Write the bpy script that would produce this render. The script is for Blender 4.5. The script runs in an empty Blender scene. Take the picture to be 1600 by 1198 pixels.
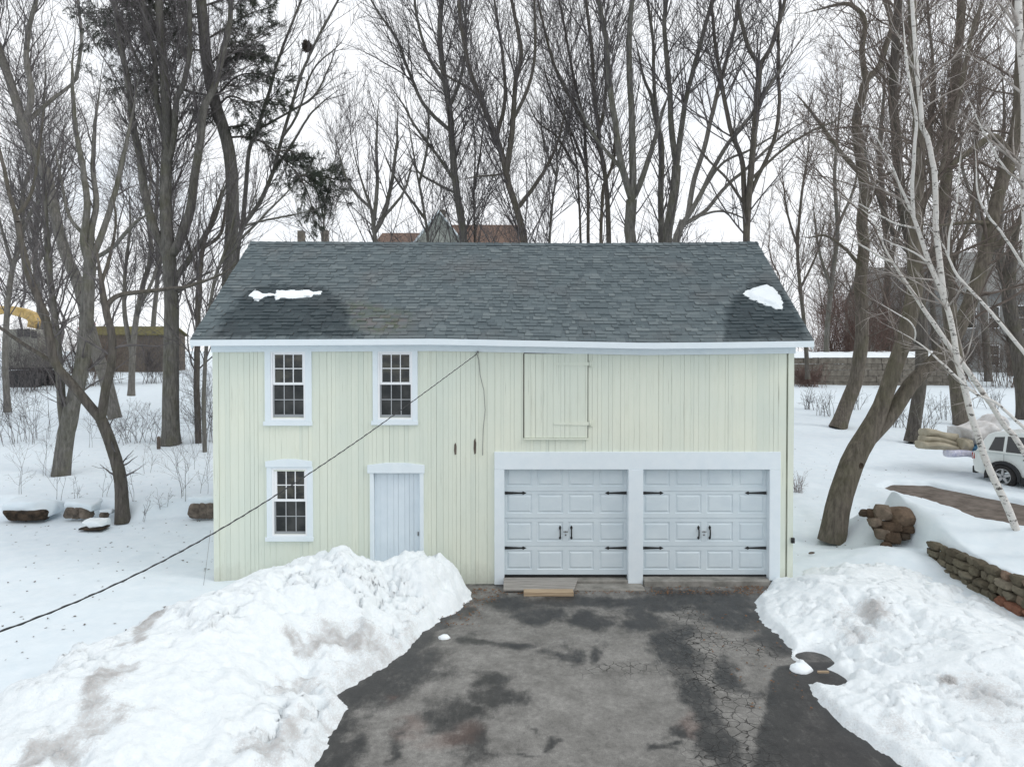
import bpy, bmesh, math, random
import numpy as np
from mathutils import Vector, Matrix

# ------------------------------------------------------------------ camera, sky, sun, exposure
SC = bpy.context.scene
COL = SC.collection
F = 1109.0                 # focal length in photo pixels (photo 1600 x 1198)
CAM = (0.0, -14.0, 4.52)
PITCH = math.radians(1.0)
SHIFT_PX = 31.6
cd = bpy.data.cameras.new('camera')
cam = bpy.data.objects.new('camera', cd)
COL.objects.link(cam)
cam.location = CAM
cam.rotation_euler = (math.radians(90) - PITCH, 0, 0)
cd.sensor_width = 36.0
cd.lens = F / 1600 * 36.0
cd.shift_y = -SHIFT_PX / 1600
cd.clip_start = 0.05
cd.clip_end = 3000
SC.camera = cam

SUN_EL, SUN_ROT = math.radians(36), math.radians(108)
w = bpy.data.worlds.new("World")
SC.world = w
w.use_nodes = True
nt = w.node_tree
for n in list(nt.nodes):
    nt.nodes.remove(n)
wo = nt.nodes.new('ShaderNodeOutputWorld')
mx = nt.nodes.new('ShaderNodeMixShader')
b1 = nt.nodes.new('ShaderNodeBackground')
b2 = nt.nodes.new('ShaderNodeBackground')
sky = nt.nodes.new('ShaderNodeTexSky')
sky.sky_type = 'NISHITA'
sky.sun_disc = False
sky.sun_elevation = SUN_EL
sky.sun_rotation = SUN_ROT
sky.air_density = 1.0
b1.inputs['Strength'].default_value = 0.12
nt.links.new(sky.outputs[0], b1.inputs['Color'])
tc = nt.nodes.new('ShaderNodeTexCoord')
mp = nt.nodes.new('ShaderNodeMapping')
mp.inputs['Scale'].default_value = (2.2, 2.2, 5.0)
nz = nt.nodes.new('ShaderNodeTexNoise')
nz.inputs['Scale'].default_value = 1.6
nz.inputs['Detail'].default_value = 5
rp = nt.nodes.new('ShaderNodeValToRGB')
rp.color_ramp.elements[0].position = 0.32
rp.color_ramp.elements[0].color = (0.78, 0.78, 0.78, 1)
rp.color_ramp.elements[1].position = 0.50
rp.color_ramp.elements[1].color = (0.98, 0.98, 0.98, 1)
nt.links.new(tc.outputs['Generated'], mp.inputs['Vector'])
nt.links.new(mp.outputs[0], nz.inputs['Vector'])
nt.links.new(nz.outputs['Fac'], rp.inputs['Fac'])
b2.inputs['Color'].default_value = (0.95, 0.97, 1.0, 1)
b2.inputs['Strength'].default_value = 1.1
nt.links.new(rp.outputs['Color'], mx.inputs['Fac'])
nt.links.new(b1.outputs[0], mx.inputs[1])
nt.links.new(b2.outputs[0], mx.inputs[2])
nt.links.new(mx.outputs[0], wo.inputs['Surface'])

sd_ = bpy.data.lights.new('sun', 'SUN')
sd_.energy = 0.85
sd_.angle = math.radians(20)
sd_.color = (1.0, 0.96, 0.9)
sun = bpy.data.objects.new('sun', sd_)
COL.objects.link(sun)
# direction towards the sun (front right, high, veiled)
_sx, _sy, _sz = (math.sin(SUN_ROT) * math.cos(SUN_EL), math.cos(SUN_ROT) * math.cos(SUN_EL), math.sin(SUN_EL))
sun.rotation_euler = Vector((-_sx, -_sy, -_sz)).to_track_quat('-Z', 'Y').to_euler()
SC.view_settings.view_transform = 'Standard'
SC.view_settings.look = 'None'
SC.view_settings.exposure = 0.1
SC.view_settings.gamma = 1.0

# ------------------------------------------------------------------ photo pixel -> place
_c, _s = math.cos(PITCH), math.sin(PITCH)


def ray(px, py):
    u = (px - 800.0) / F
    v = (599.0 - SHIFT_PX - py) / F
    return np.array((u, _c + v * _s, -_s + v * _c))


def P(px, py, Y):
    d = ray(px, py)
    t = (Y - CAM[1]) / d[1]
    return np.array((CAM[0] + d[0] * t, Y, CAM[2] + d[2] * t))


def PZ(px, py, z):
    d = ray(px, py)
    t = (z - CAM[2]) / d[2]
    return np.array((CAM[0] + d[0] * t, CAM[1] + d[1] * t, z))


def FX(px): return P(px, 720, 0)[0]
def FZ(py): return P(800, py, 0)[2]


# ------------------------------------------------------------------ noise
_rt = np.random.default_rng(7).random((256, 256))


def vnoise(x, y, seed=0):
    x = np.asarray(x, float) + seed * 17.31
    y = np.asarray(y, float) + seed * 9.77
    xi = np.floor(x).astype(int); yi = np.floor(y).astype(int)
    fx = x - xi; fy = y - yi
    fx = fx * fx * (3 - 2 * fx); fy = fy * fy * (3 - 2 * fy)
    a = _rt[xi & 255, yi & 255]; b = _rt[(xi + 1) & 255, yi & 255]
    c = _rt[xi & 255, (yi + 1) & 255]; d = _rt[(xi + 1) & 255, (yi + 1) & 255]
    return (a * (1 - fx) + b * fx) * (1 - fy) + (c * (1 - fx) + d * fx) * fy


def fbm(x, y, octv=4, seed=0, gain=0.5):
    s = 0; a = 1; t = 0
    for i in range(octv):
        s = s + a * vnoise(x * 2 ** i, y * 2 ** i, seed + i * 3); t += a; a *= gain
    return s / t


def smooth(t):
    t = np.clip(t, 0, 1)
    return t * t * (3 - 2 * t)


def sdp(x, y, poly):
    """signed distance to a polygon, positive inside"""
    p = np.asarray(poly, float)
    d = np.full(np.shape(x), 1e9); ins = np.zeros(np.shape(x), bool)
    for i in range(len(p)):
        a = p[i]; b = p[(i + 1) % len(p)]
        e = b - a; L = e @ e + 1e-12
        t = np.clip(((x - a[0]) * e[0] + (y - a[1]) * e[1]) / L, 0, 1)
        dd = np.hypot(x - a[0] - t * e[0], y - a[1] - t * e[1])
        d = np.minimum(d, dd)
        if abs(e[1]) > 1e-9:
            c = ((a[1] > y) != (b[1] > y)) & (x < a[0] + (y - a[1]) * e[0] / e[1])
            ins ^= c
    return np.where(ins, d, -d)


# ------------------------------------------------------------------ materials
def N(nt, t, **kw):
    n = nt.nodes.new('ShaderNode' + t)
    for k, v in kw.items():
        n.inputs[k].default_value = v
    return n


def newmat(name, col=(0.5, 0.5, 0.5), rough=0.8, spec=0.3, metallic=0.0):
    m = bpy.data.materials.new(name)
    m.use_nodes = True
    b = m.node_tree.nodes['Principled BSDF']
    b.inputs['Base Color'].default_value = (*col, 1)
    b.inputs['Roughness'].default_value = rough
    b.inputs['Specular IOR Level'].default_value = spec
    b.inputs['Metallic'].default_value = metallic
    return m, m.node_tree, b


def ramp(nt, fac, stops):
    r = nt.nodes.new('ShaderNodeValToRGB')
    e = r.color_ramp.elements
    while len(e) < len(stops):
        e.new(0.5)
    for i, (p, c) in enumerate(stops):
        e[i].position = p
        e[i].color = (*c, 1) if len(c) == 3 else c
    nt.links.new(fac, r.inputs['Fac'])
    return r.outputs['Color']


def noise(nt, scale, detail=5, rough=0.6, stretch=(1, 1, 1), coord='Object', dist=0.0):
    t = nt.nodes.new('ShaderNodeTexCoord')
    m = nt.nodes.new('ShaderNodeMapping')
    m.inputs['Scale'].default_value = stretch
    n = nt.nodes.new('ShaderNodeTexNoise')
    n.inputs['Scale'].default_value = scale
    n.inputs['Detail'].default_value = detail
    n.inputs['Roughness'].default_value = rough
    n.inputs['Distortion'].default_value = dist
    nt.links.new(t.outputs[coord], m.inputs['Vector'])
    nt.links.new(m.outputs[0], n.inputs['Vector'])
    return n.outputs['Fac']


def mixc(nt, fac, a, b, mode='MIX'):
    m = nt.nodes.new('ShaderNodeMix')
    m.data_type = 'RGBA'
    m.blend_type = mode
    for k, v in ((0, fac), (6, a), (7, b)):
        if hasattr(v, 'links'):
            nt.links.new(v, m.inputs[k])
        elif isinstance(v, (int, float)):
            m.inputs[k].default_value = v
        else:
            m.inputs[k].default_value = (*v, 1)
    return m.outputs[2]


def mathn(nt, op, a, b=None, clamp=False):
    m = nt.nodes.new('ShaderNodeMath')
    m.operation = op
    m.use_clamp = clamp
    for k, v in ((0, a), (1, b)):
        if v is None: continue
        if hasattr(v, 'links'):
            nt.links.new(v, m.inputs[k])
        else:
            m.inputs[k].default_value = v
    return m.outputs[0]


def attr(nt, name):
    a = nt.nodes.new('ShaderNodeAttribute')
    a.attribute_name = name
    return a.outputs['Fac']


def bump(nt, b, h, strength=0.3, dist=0.02):
    n = nt.nodes.new('ShaderNodeBump')
    n.inputs['Strength'].default_value = strength
    n.inputs['Distance'].default_value = dist
    nt.links.new(h, n.inputs['Height'])
    nt.links.new(n.outputs[0], b.inputs['Normal'])


def noisy(name, c0, c1, scale=6, stretch=(1, 1, 1), rough=0.8, bs=0.3, bd=0.01, spec=0.3, lo=0.35, hi=0.65, detail=6):
    m, nt, b = newmat(name, c0, rough, spec)
    f = noise(nt, scale, detail, 0.6, stretch)
    nt.links.new(ramp(nt, f, [(lo, c0), (hi, c1)]), b.inputs['Base Color'])
    if bs: bump(nt, b, f, bs, bd)
    return m


M = {}
# painted siding: pale yellow green boards, a little grime and thin broken cracks along the grain
m, nt, b = newmat('siding_paint', rough=0.65, spec=0.3)
f1 = noise(nt, 0.55, 3, 0.5)
f2 = noise(nt, 9, 6, 0.7, (1, 1, 0.12))
c = ramp(nt, f1, [(0.35, (0.72, 0.75, 0.64)), (0.65, (0.65, 0.702, 0.62))])
c = mixc(nt, mathn(nt, 'MULTIPLY', ramp(nt, f2, [(0.5, (0, 0, 0)), (0.8, (1, 1, 1))]), 0.35), c, (0.50, 0.52, 0.42))
tn = attr(nt, 'tone')
c = mixc(nt, tn, c, (0.58, 0.64, 0.57))
f3 = noise(nt, 60, 2, 0.5, (1, 1, 0.012))
f4 = noise(nt, 1.3, 3, 0.6, (1, 1, 0.5))
cr = mathn(nt, 'MULTIPLY', ramp(nt, f3, [(0.66, (0, 0, 0)), (0.70, (1, 1, 1))]), ramp(nt, f4, [(0.48, (0, 0, 0)), (0.6, (1, 1, 1))]))
c = mixc(nt, mathn(nt, 'MULTIPLY', cr, 0.6), c, (0.22, 0.22, 0.17))
f5 = noise(nt, 16, 5, 0.75, (1, 1, 0.4))
c = mixc(nt, mathn(nt, 'MULTIPLY', ramp(nt, f5, [(0.67, (0, 0, 0)), (0.72, (1, 1, 1))]), 0.55), c, (0.40, 0.40, 0.33))
tcg = nt.nodes.new('ShaderNodeTexCoord'); sx = nt.nodes.new('ShaderNodeSeparateXYZ')
nt.links.new(tcg.outputs['Object'], sx.inputs[0])
fb = noise(nt, 5, 5, 0.7, (1, 1, 0.5))
sp = mathn(nt, 'SUBTRACT', mathn(nt, 'MULTIPLY', fb, 1.3), mathn(nt, 'MULTIPLY', sx.outputs[2], 1.5))
c = mixc(nt, mathn(nt, 'MULTIPLY', ramp(nt, sp, [(0.15, (0, 0, 0)), (0.75, (1, 1, 1))]), 0.45), c, (0.40, 0.40, 0.34))
nt.links.new(c, b.inputs['Base Color'])
bump(nt, b, f2, 0.12, 0.004)
M['siding'] = m
M['groove'] = noisy('siding_groove', (0.14, 0.15, 0.12), (0.48, 0.50, 0.42), 5, (1, 1, 0.2), 0.9, 0)
# white trim paint, slightly blue
m, nt, b = newmat('trim_paint', rough=0.5, spec=0.35)
f = noise(nt, 4, 6, 0.65, (1, 1, 1))
c = ramp(nt, f, [(0.35, (0.69, 0.765, 0.81)), (0.7, (0.74, 0.805, 0.84))])
f2 = noise(nt, 25, 4, 0.7)
c = mixc(nt, mathn(nt, 'MULTIPLY', ramp(nt, f2, [(0.62, (0, 0, 0)), (0.8, (1, 1, 1))]), 0.35), c, (0.5, 0.52, 0.53))
nt.links.new(c, b.inputs['Base Color'])
bump(nt, b, f2, 0.08, 0.003)
M['trim'] = m
M['vinyl'] = newmat('white_vinyl', (0.82, 0.84, 0.86), 0.4, 0.4)[0]
M['sashgrey'] = newmat('screen_grey', (0.30, 0.32, 0.34), 0.6, 0.3)[0]
M['muntingrey'] = newmat('muntin_behind_screen', (0.42, 0.44, 0.46), 0.6, 0.3)[0]
m, nt, b = newmat('garage_door_paint', rough=0.45, spec=0.4)
f = noise(nt, 2.2, 5, 0.6, (1, 1, 2))
nt.links.new(ramp(nt, f, [(0.3, (0.565, 0.645, 0.69)), (0.7, (0.64, 0.715, 0.75))]), b.inputs['Base Color'])
M['gdoor'] = m
m, nt, b = newmat('door_paint', rough=0.55, spec=0.3)
f = noise(nt, 3, 5, 0.6)
f3 = noise(nt, 45, 2, 0.5, (1, 1, 0.02))
c = ramp(nt, f, [(0.3, (0.61, 0.69, 0.75)), (0.7, (0.67, 0.745, 0.80))])
c = mixc(nt, mathn(nt, 'MULTIPLY', ramp(nt, f3, [(0.68, (0, 0, 0)), (0.72, (1, 1, 1))]), 0.45), c, (0.35, 0.37, 0.4))
nt.links.new(c, b.inputs['Base Color'])
M['door'] = m
M['black'] = newmat('black_iron', (0.012, 0.013, 0.014), 0.5, 0.4)[0]
M['iron'] = newmat('grey_lock_metal', (0.22, 0.22, 0.22), 0.4, 0.5, 0.6)[0]
# window glass: dark room and patchy olive reflections painted into the colour, glossy surface
m, nt, b = newmat('window_glass', (0.012, 0.014, 0.014), 0.03, 0.6)
f = noise(nt, 3.5, 3, 0.5, (1, 1, 1.4))
nt.links.new(ramp(nt, f, [(0.42, (0.008, 0.009, 0.008)), (0.6, (0.055, 0.052, 0.038))]), b.inputs['Base Color'])
f = noise(nt, 2.0, 2, 0.5)
bump(nt, b, f, 0.1, 0.01)
M['glass'] = m
m, nt, b = newmat('screened_glass', (0.03, 0.034, 0.036), 0.35, 0.3)
f = noise(nt, 3.0, 3, 0.5)
nt.links.new(ramp(nt, f, [(0.4, (0.02, 0.023, 0.024)), (0.65, (0.055, 0.057, 0.056))]), b.inputs['Base Color'])
M['screen'] = m
# shingles
m, nt, b = newmat('roof_shingle', rough=0.9, spec=0.2)
t = attr(nt, 'tone'); wv = attr(nt, 'wet'); mo = attr(nt, 'moss')
c = ramp(nt, t, [(0.0, (0.078, 0.098, 0.108)), (0.5, (0.112, 0.138, 0.148)), (1.0, (0.165, 0.193, 0.20))])
g = noise(nt, 140, 3, 0.6)
c = mixc(nt, 0.5, c, ramp(nt, g, [(0.35, (0.35, 0.35, 0.35)), (0.65, (0.75, 0.75, 0.75))]), 'OVERLAY')
big = noise(nt, 0.8, 4, 0.6)
c = mixc(nt, mathn(nt, 'MULTIPLY', ramp(nt, big, [(0.5, (0, 0, 0)), (0.75, (1, 1, 1))]), 0.35), c, (0.145, 0.13, 0.125))
mo2 = noise(nt, 5, 4, 0.7)
moc = ramp(nt, mo2, [(0.42, (0.17, 0.145, 0.14)), (0.56, (0.09, 0.105, 0.05))])
c = mixc(nt, mathn(nt, 'MULTIPLY', mo, 0.7), c, moc)
wn = noise(nt, 4, 6, 0.7, (1.6, 0.5, 0.5))
wf = ramp(nt, mathn(nt, 'ADD', wv, mathn(nt, 'MULTIPLY', mathn(nt, 'SUBTRACT', wn, 0.5), 1.1)), [(0.30, (0, 0, 0)), (0.78, (1, 1, 1))])
c = mixc(nt, wf, c, mixc(nt, 1.0, c, (0.38, 0.42, 0.44), 'MULTIPLY'))
nt.links.new(c, b.inputs['Base Color'])
r = nt.nodes.new('ShaderNodeMapRange')
r.inputs[3].default_value = 0.92; r.inputs[4].default_value = 0.6
nt.links.new(wf, r.inputs[0]); nt.links.new(r.outputs[0], b.inputs['Roughness'])
bump(nt, b, g, 0.25, 0.003)
M['shingle'] = m


def snowmat(name, dirt=True, c0=(0.77, 0.835, 0.87), c1=(0.85, 0.895, 0.92), bs=0.5, bd=0.03, sc=(7, 38)):
    m, nt, b = newmat(name, c1, 0.75, 0.25)
    b.inputs['Subsurface Weight'].default_value = 0.0
    f = noise(nt, sc[0], 8, 0.65)
    f2 = noise(nt, sc[1], 5, 0.7)
    c = ramp(nt, f, [(0.3, c0), (0.65, c1)])
    if dirt:
        d = attr(nt, 'dirt')
        dd = mathn(nt, 'ADD', d, mathn(nt, 'MULTIPLY', mathn(nt, 'SUBTRACT', f, 0.5), 0.9))
        dd = mathn(nt, 'ADD', dd, mathn(nt, 'MULTIPLY', mathn(nt, 'SUBTRACT', f2, 0.5), 1.5))
        df = ramp(nt, dd, [(0.36, (0, 0, 0)), (1.0, (1, 1, 1))])
        fg = mathn(nt, 'MULTIPLY', df, 0.82)
        c = mixc(nt, fg, c, ramp(nt, f2, [(0.35, (0.13, 0.115, 0.10)), (0.62, (0.50, 0.48, 0.47))]))
    nt.links.new(c, b.inputs['Base Color'])
    h = mathn(nt, 'ADD', f, mathn(nt, 'MULTIPLY', f2, 0.35))
    bump(nt, b, h, bs, bd)
    return m


M['snow'] = snowmat('fresh_snow_dimmed', True, (0.66, 0.745, 0.80), (0.73, 0.80, 0.845), 0.25, 0.02, (3, 22))  # flat snow darker than the piles: shade partly put into its colour
M['pile'] = snowmat('plowed_snow', True, (0.74, 0.80, 0.83), (0.84, 0.885, 0.905), bs=0.7, bd=0.04, sc=(9, 42))
M['snowcap'] = snowmat('snow_on_stones', False, (0.66, 0.745, 0.80), (0.73, 0.80, 0.845), 0.25, 0.02, (3, 22))  # repeats the ground snow's colour with its painted-in shade
M['roofsnow'] = snowmat('roof_snow', False, bs=0.3, bd=0.02)
# asphalt
m, nt, b = newmat('asphalt', rough=0.85, spec=0.3)
wv = attr(nt, 'wet'); ck = attr(nt, 'crack'); ru = attr(nt, 'rust')
f = noise(nt, 2.5, 8, 0.65)
f2 = noise(nt, 85, 4, 0.7)
f6 = noise(nt, 12, 6, 0.7)
dry = ramp(nt, f, [(0.3, (0.135, 0.132, 0.124)), (0.7, (0.25, 0.245, 0.232))])
wetc = ramp(nt, f, [(0.3, (0.022, 0.022, 0.023)), (0.7, (0.05, 0.049, 0.048))])
f7 = noise(nt, 5, 8, 0.75, (2.2, 0.7, 1))
f8 = noise(nt, 34, 5, 0.75)
wq = mathn(nt, 'ADD', wv, mathn(nt, 'MULTIPLY', mathn(nt, 'SUBTRACT', f7, 0.5), 1.5))
wq = mathn(nt, 'ADD', wq, mathn(nt, 'MULTIPLY', mathn(nt, 'SUBTRACT', f8, 0.5), 0.8))
wf = ramp(nt, wq, [(0.15, (0, 0, 0)), (0.95, (1, 1, 1))])
c = mixc(nt, wf, dry, wetc)
c = mixc(nt, 0.45, c, ramp(nt, f6, [(0.3, (0.28, 0.28, 0.28)), (0.7, (0.72, 0.72, 0.72))]), 'OVERLAY')
c = mixc(nt, mathn(nt, 'MULTIPLY', ru, 0.5), c, (0.17, 0.095, 0.075))
c = mixc(nt, 0.55, c, ramp(nt, f2, [(0.35, (0.3, 0.3, 0.3)), (0.66, (0.72, 0.72, 0.72))]), 'OVERLAY')
tcn = nt.nodes.new('ShaderNodeTexCoord')
vo = nt.nodes.new('ShaderNodeTexVoronoi'); vo.feature = 'DISTANCE_TO_EDGE'
vo.inputs['Scale'].default_value = 7.5
mpp = nt.nodes.new('ShaderNodeMixRGB'); mpp.inputs[0].default_value = 0.10
nn = nt.nodes.new('ShaderNodeTexNoise'); nn.inputs['Scale'].default_value = 5; nn.inputs['Detail'].default_value = 4
nt.links.new(tcn.outputs['Object'], nn.inputs['Vector'])
nt.links.new(tcn.outputs['Object'], mpp.inputs[1]); nt.links.new(nn.outputs['Color'], mpp.inputs[2])
nt.links.new(mpp.outputs[0], vo.inputs['Vector'])
ce = ramp(nt, vo.outputs['Distance'], [(0.012, (1, 1, 1)), (0.045, (0, 0, 0))])
cf = mathn(nt, 'MULTIPLY', mathn(nt, 'MULTIPLY', ce, ck), ramp(nt, f6, [(0.28, (0, 0, 0)), (0.45, (1, 1, 1))]))
c = mixc(nt, cf, c, (0.012, 0.011, 0.010))
nt.links.new(c, b.inputs['Base Color'])
r = nt.nodes.new('ShaderNodeMapRange'); r.inputs[3].default_value = 0.9; r.inputs[4].default_value = 0.42
nt.links.new(wf, r.inputs[0]); nt.links.new(r.outputs[0], b.inputs['Roughness'])
hh = mathn(nt, 'SUBTRACT', mathn(nt, 'MULTIPLY', f2, 0.5), mathn(nt, 'MULTIPLY', cf, 1.5))
bump(nt, b, hh, 0.35, 0.01)
M['asphalt'] = m
M['road'] = noisy('gravel_road', (0.085, 0.07, 0.058), (0.17, 0.145, 0.125), 3, (1, 1, 1), 0.9, 0.5, 0.02, detail=10)
M['concrete'] = noisy('concrete', (0.16, 0.155, 0.14), (0.30, 0.29, 0.265), 4, (1, 1, 1), 0.9, 0.5, 0.01, detail=10)


def barkmat(name, c0, c1, moss=0.0, sc=14, st=(1, 1, 0.18)):
    m, nt, b = newmat(name, c0, 0.9, 0.15)
    f = noise(nt, sc, 7, 0.7, st)
    c = ramp(nt, f, [(0.33, c0), (0.68, c1)])
    if moss:
        f2 = noise(nt, 1.6, 4, 0.6)
        c = mixc(nt, mathn(nt, 'MULTIPLY', ramp(nt, f2, [(0.45, (0, 0, 0)), (0.65, (1, 1, 1))]), moss), c, (0.085, 0.085, 0.045))
    nt.links.new(c, b.inputs['Base Color'])
    bump(nt, b, f, 0.7, 0.03)
    return m


M['bark'] = barkmat('grey_bark', (0.072, 0.070, 0.064), (0.20, 0.192, 0.176), 0.4)
M['barkdark'] = barkmat('dark_bark', (0.052, 0.047, 0.043), (0.145, 0.130, 0.116), 0.3)
M['barkbrown'] = barkmat('brown_bark', (0.072, 0.063, 0.053), (0.195, 0.17, 0.142), 0.4)
M['barkpale'] = barkmat('pale_bark', (0.105, 0.10, 0.09), (0.235, 0.222, 0.205), 0.25)
M['twig'] = noisy('bare_twigs', (0.068, 0.062, 0.063), (0.15, 0.138, 0.138), 3, rough=0.9, bs=0)
M['twigbrown'] = noisy('brown_twigs', (0.085, 0.068, 0.058), (0.18, 0.148, 0.128), 3, rough=0.9, bs=0)
M['twigred'] = noisy('reddish_twigs', (0.11, 0.07, 0.06), (0.20, 0.14, 0.12), 3, rough=0.9, bs=0)
m, nt, b = newmat('birch_bark', rough=0.7, spec=0.25)
f = noise(nt, 7, 6, 0.75, (1, 1, 2.0))
f2 = noise(nt, 3.5, 5, 0.7, (1, 1, 1.0))
c = ramp(nt, f, [(0.555, (0.60, 0.585, 0.555)), (0.60, (0.07, 0.063, 0.058))])
c = mixc(nt, mathn(nt, 'MULTIPLY', ramp(nt, f2, [(0.5, (0, 0, 0)), (0.75, (1, 1, 1))]), 0.4), c, (0.42, 0.36, 0.32))
nt.links.new(c, b.inputs['Base Color'])
M['birch'] = m
M['birchtwig'] = noisy('pale_birch_twigs', (0.22, 0.19, 0.17), (0.46, 0.43, 0.40), 4, rough=0.8, bs=0)
M['needle'] = noisy('evergreen_needles', (0.040, 0.050, 0.040), (0.095, 0.108, 0.080), 1.2, rough=0.8, bs=0)
M['stone'] = noisy('field_stone', (0.060, 0.050, 0.042), (0.20, 0.165, 0.135), 5, rough=0.95, bs=0.7, bd=0.03)
m, nt, b = newmat('dry_stone', rough=0.95, spec=0.15)
t = attr(nt, 'tone')
c = ramp(nt, t, [(0.0, (0.065, 0.055, 0.042)), (0.45, (0.13, 0.115, 0.085)), (0.8, (0.185, 0.165, 0.13)), (0.92, (0.20, 0.095, 0.065)), (1.0, (0.22, 0.20, 0.16))])
f = noise(nt, 9, 8, 0.7)
c = mixc(nt, 0.7, c, ramp(nt, f, [(0.3, (0.25, 0.25, 0.25)), (0.7, (0.75, 0.75, 0.72))]), 'OVERLAY')
nt.links.new(c, b.inputs['Base Color'])
bump(nt, b, f, 0.8, 0.03)
M['drystone'] = m
m, nt, b = newmat('heap_stone', rough=0.95, spec=0.15)
t = attr(nt, 'tone')
c = ramp(nt, t, [(0.0, (0.05, 0.042, 0.035)), (0.4, (0.085, 0.060, 0.043)), (0.7, (0.13, 0.095, 0.070)), (1.0, (0.16, 0.135, 0.11))])
f = noise(nt, 9, 8, 0.7)
c = mixc(nt, 0.7, c, ramp(nt, f, [(0.3, (0.25, 0.25, 0.25)), (0.7, (0.75, 0.75, 0.72))]), 'OVERLAY')
nt.links.new(c, b.inputs['Base Color'])
bump(nt, b, f, 0.8, 0.03)
M['heapstone'] = m
M['earth'] = noisy('dark_earth', (0.018, 0.014, 0.011), (0.07, 0.05, 0.035), 8, rough=1, bs=0.5, bd=0.03)
M['leaf'] = noisy('dead_leaves', (0.09, 0.045, 0.022), (0.24, 0.13, 0.07), 9, rough=0.9, bs=0)
M['woodgrey'] = noisy('grey_plank', (0.20, 0.19, 0.175), (0.36, 0.345, 0.32), 6, (0.3, 6, 6), 0.85, 0.3, 0.005)
M['woodtan'] = noisy('tan_plank', (0.30, 0.22, 0.14), (0.46, 0.36, 0.25), 6, (0.3, 6, 6), 0.8, 0.3, 0.005)
M['wooddark'] = noisy('weathered_wood', (0.07, 0.055, 0.045), (0.16, 0.13, 0.11), 5, (5, 5, 0.4), 0.9, 0.3, 0.01)
M['cable'] = newmat('cable_rubber', (0.035, 0.037, 0.04), 0.6, 0.3)[0]
M['beige'] = noisy('beige_canvas', (0.30, 0.27, 0.205), (0.42, 0.385, 0.30), 3, rough=0.9, bs=0.4, bd=0.03)
M['tarpwhite'] = noisy('dirty_white_tarp', (0.48, 0.46, 0.44), (0.66, 0.66, 0.66), 4, rough=0.7, bs=0.4, bd=0.04)
M['blue'] = newmat('blue_plastic', (0.03, 0.14, 0.26), 0.5, 0.4)[0]
M['lilac'] = noisy('lilac_plastic', (0.42, 0.44, 0.60), (0.68, 0.68, 0.76), 6, (3, 1, 1), 0.5, 0)
M['carwhite'] = noisy('white_car_paint', (0.63, 0.67, 0.66), (0.69, 0.73, 0.72), 2, rough=0.3, bs=0, spec=0.5)
M['carglass'] = newmat('car_glass', (0.015, 0.018, 0.02), 0.05, 0.6)[0]
M['plastic'] = newmat('black_plastic', (0.025, 0.026, 0.028), 0.6, 0.3)[0]
M['tyre'] = noisy('tyre_rubber', (0.016, 0.016, 0.017), (0.04, 0.038, 0.036), 20, rough=0.9, bs=0.2, bd=0.005)
M['alloy'] = newmat('grey_alloy', (0.42, 0.42, 0.43), 0.35, 0.5, 0.6)[0]
M['tail'] = newmat('red_lens', (0.30, 0.015, 0.012), 0.2, 0.5)[0]
M['lens'] = newmat('clear_lens', (0.6, 0.62, 0.64), 0.15, 0.5)[0]
M['yellow'] = noisy('faded_yellow_steel', (0.42, 0.29, 0.10), (0.55, 0.40, 0.18), 3, rough=0.6, bs=0)
M['greypaint'] = noisy('grey_green_steel', (0.20, 0.20, 0.175), (0.29, 0.29, 0.255), 2, rough=0.6, bs=0)
M['red'] = noisy('red_tarp', (0.38, 0.05, 0.05), (0.55, 0.10, 0.09), 4, rough=0.7, bs=0.3)
M['brownroof'] = noisy('brown_shingles', (0.13, 0.085, 0.065), (0.20, 0.135, 0.105), 7, (1, 1, 3), 0.9, 0.2)
M['greysiding'] = noisy('sage_grey_siding', (0.30, 0.32, 0.29), (0.38, 0.40, 0.365), 8, (0.2, 0.2, 9), 0.8, 0.1)
M['slatesiding'] = noisy('slate_grey_siding', (0.19, 0.195, 0.19), (0.27, 0.275, 0.27), 8, (0.2, 0.2, 9), 0.8, 0.1)
M['shedwood'] = noisy('brown_shed_boards', (0.085, 0.07, 0.058), (0.17, 0.145, 0.12), 5, (4, 4, 0.4), 0.9, 0.2)
M['mossroof'] = noisy('mossy_roof', (0.09, 0.085, 0.04), (0.17, 0.155, 0.06), 4, rough=0.95, bs=0.2)
M['block'] = noisy('old_block', (0.11, 0.098, 0.082), (0.22, 0.20, 0.17), 3, rough=0.95, bs=0.5, bd=0.03, detail=9)

# ------------------------------------------------------------------ object helpers
WL = {}


def link(name, me, mat=None, parent=None):
    o = bpy.data.objects.new(name, me)
    COL.objects.link(o)
    if mat is not None:
        me.materials.append(mat if not isinstance(mat, str) else M[mat])
    if parent is not None:
        o.parent = parent
        WL[o.name] = WL[parent.name]
    else:
        WL[o.name] = np.zeros(3)
    return o


def tag(o, label, cat, group=None, kind=None):
    if label: o['label'] = label
    if cat: o['category'] = cat
    if group: o['group'] = group
    if kind: o['kind'] = kind
    return o


def thing(name, label, cat, loc=(0, 0, 0), group=None):
    o = bpy.data.objects.new(name, None)
    o.empty_display_size = 0.2
    COL.objects.link(o)
    o.location = [float(v) for v in loc]
    WL[o.name] = np.array(loc, float)
    return tag(o, label, cat, group)


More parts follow.
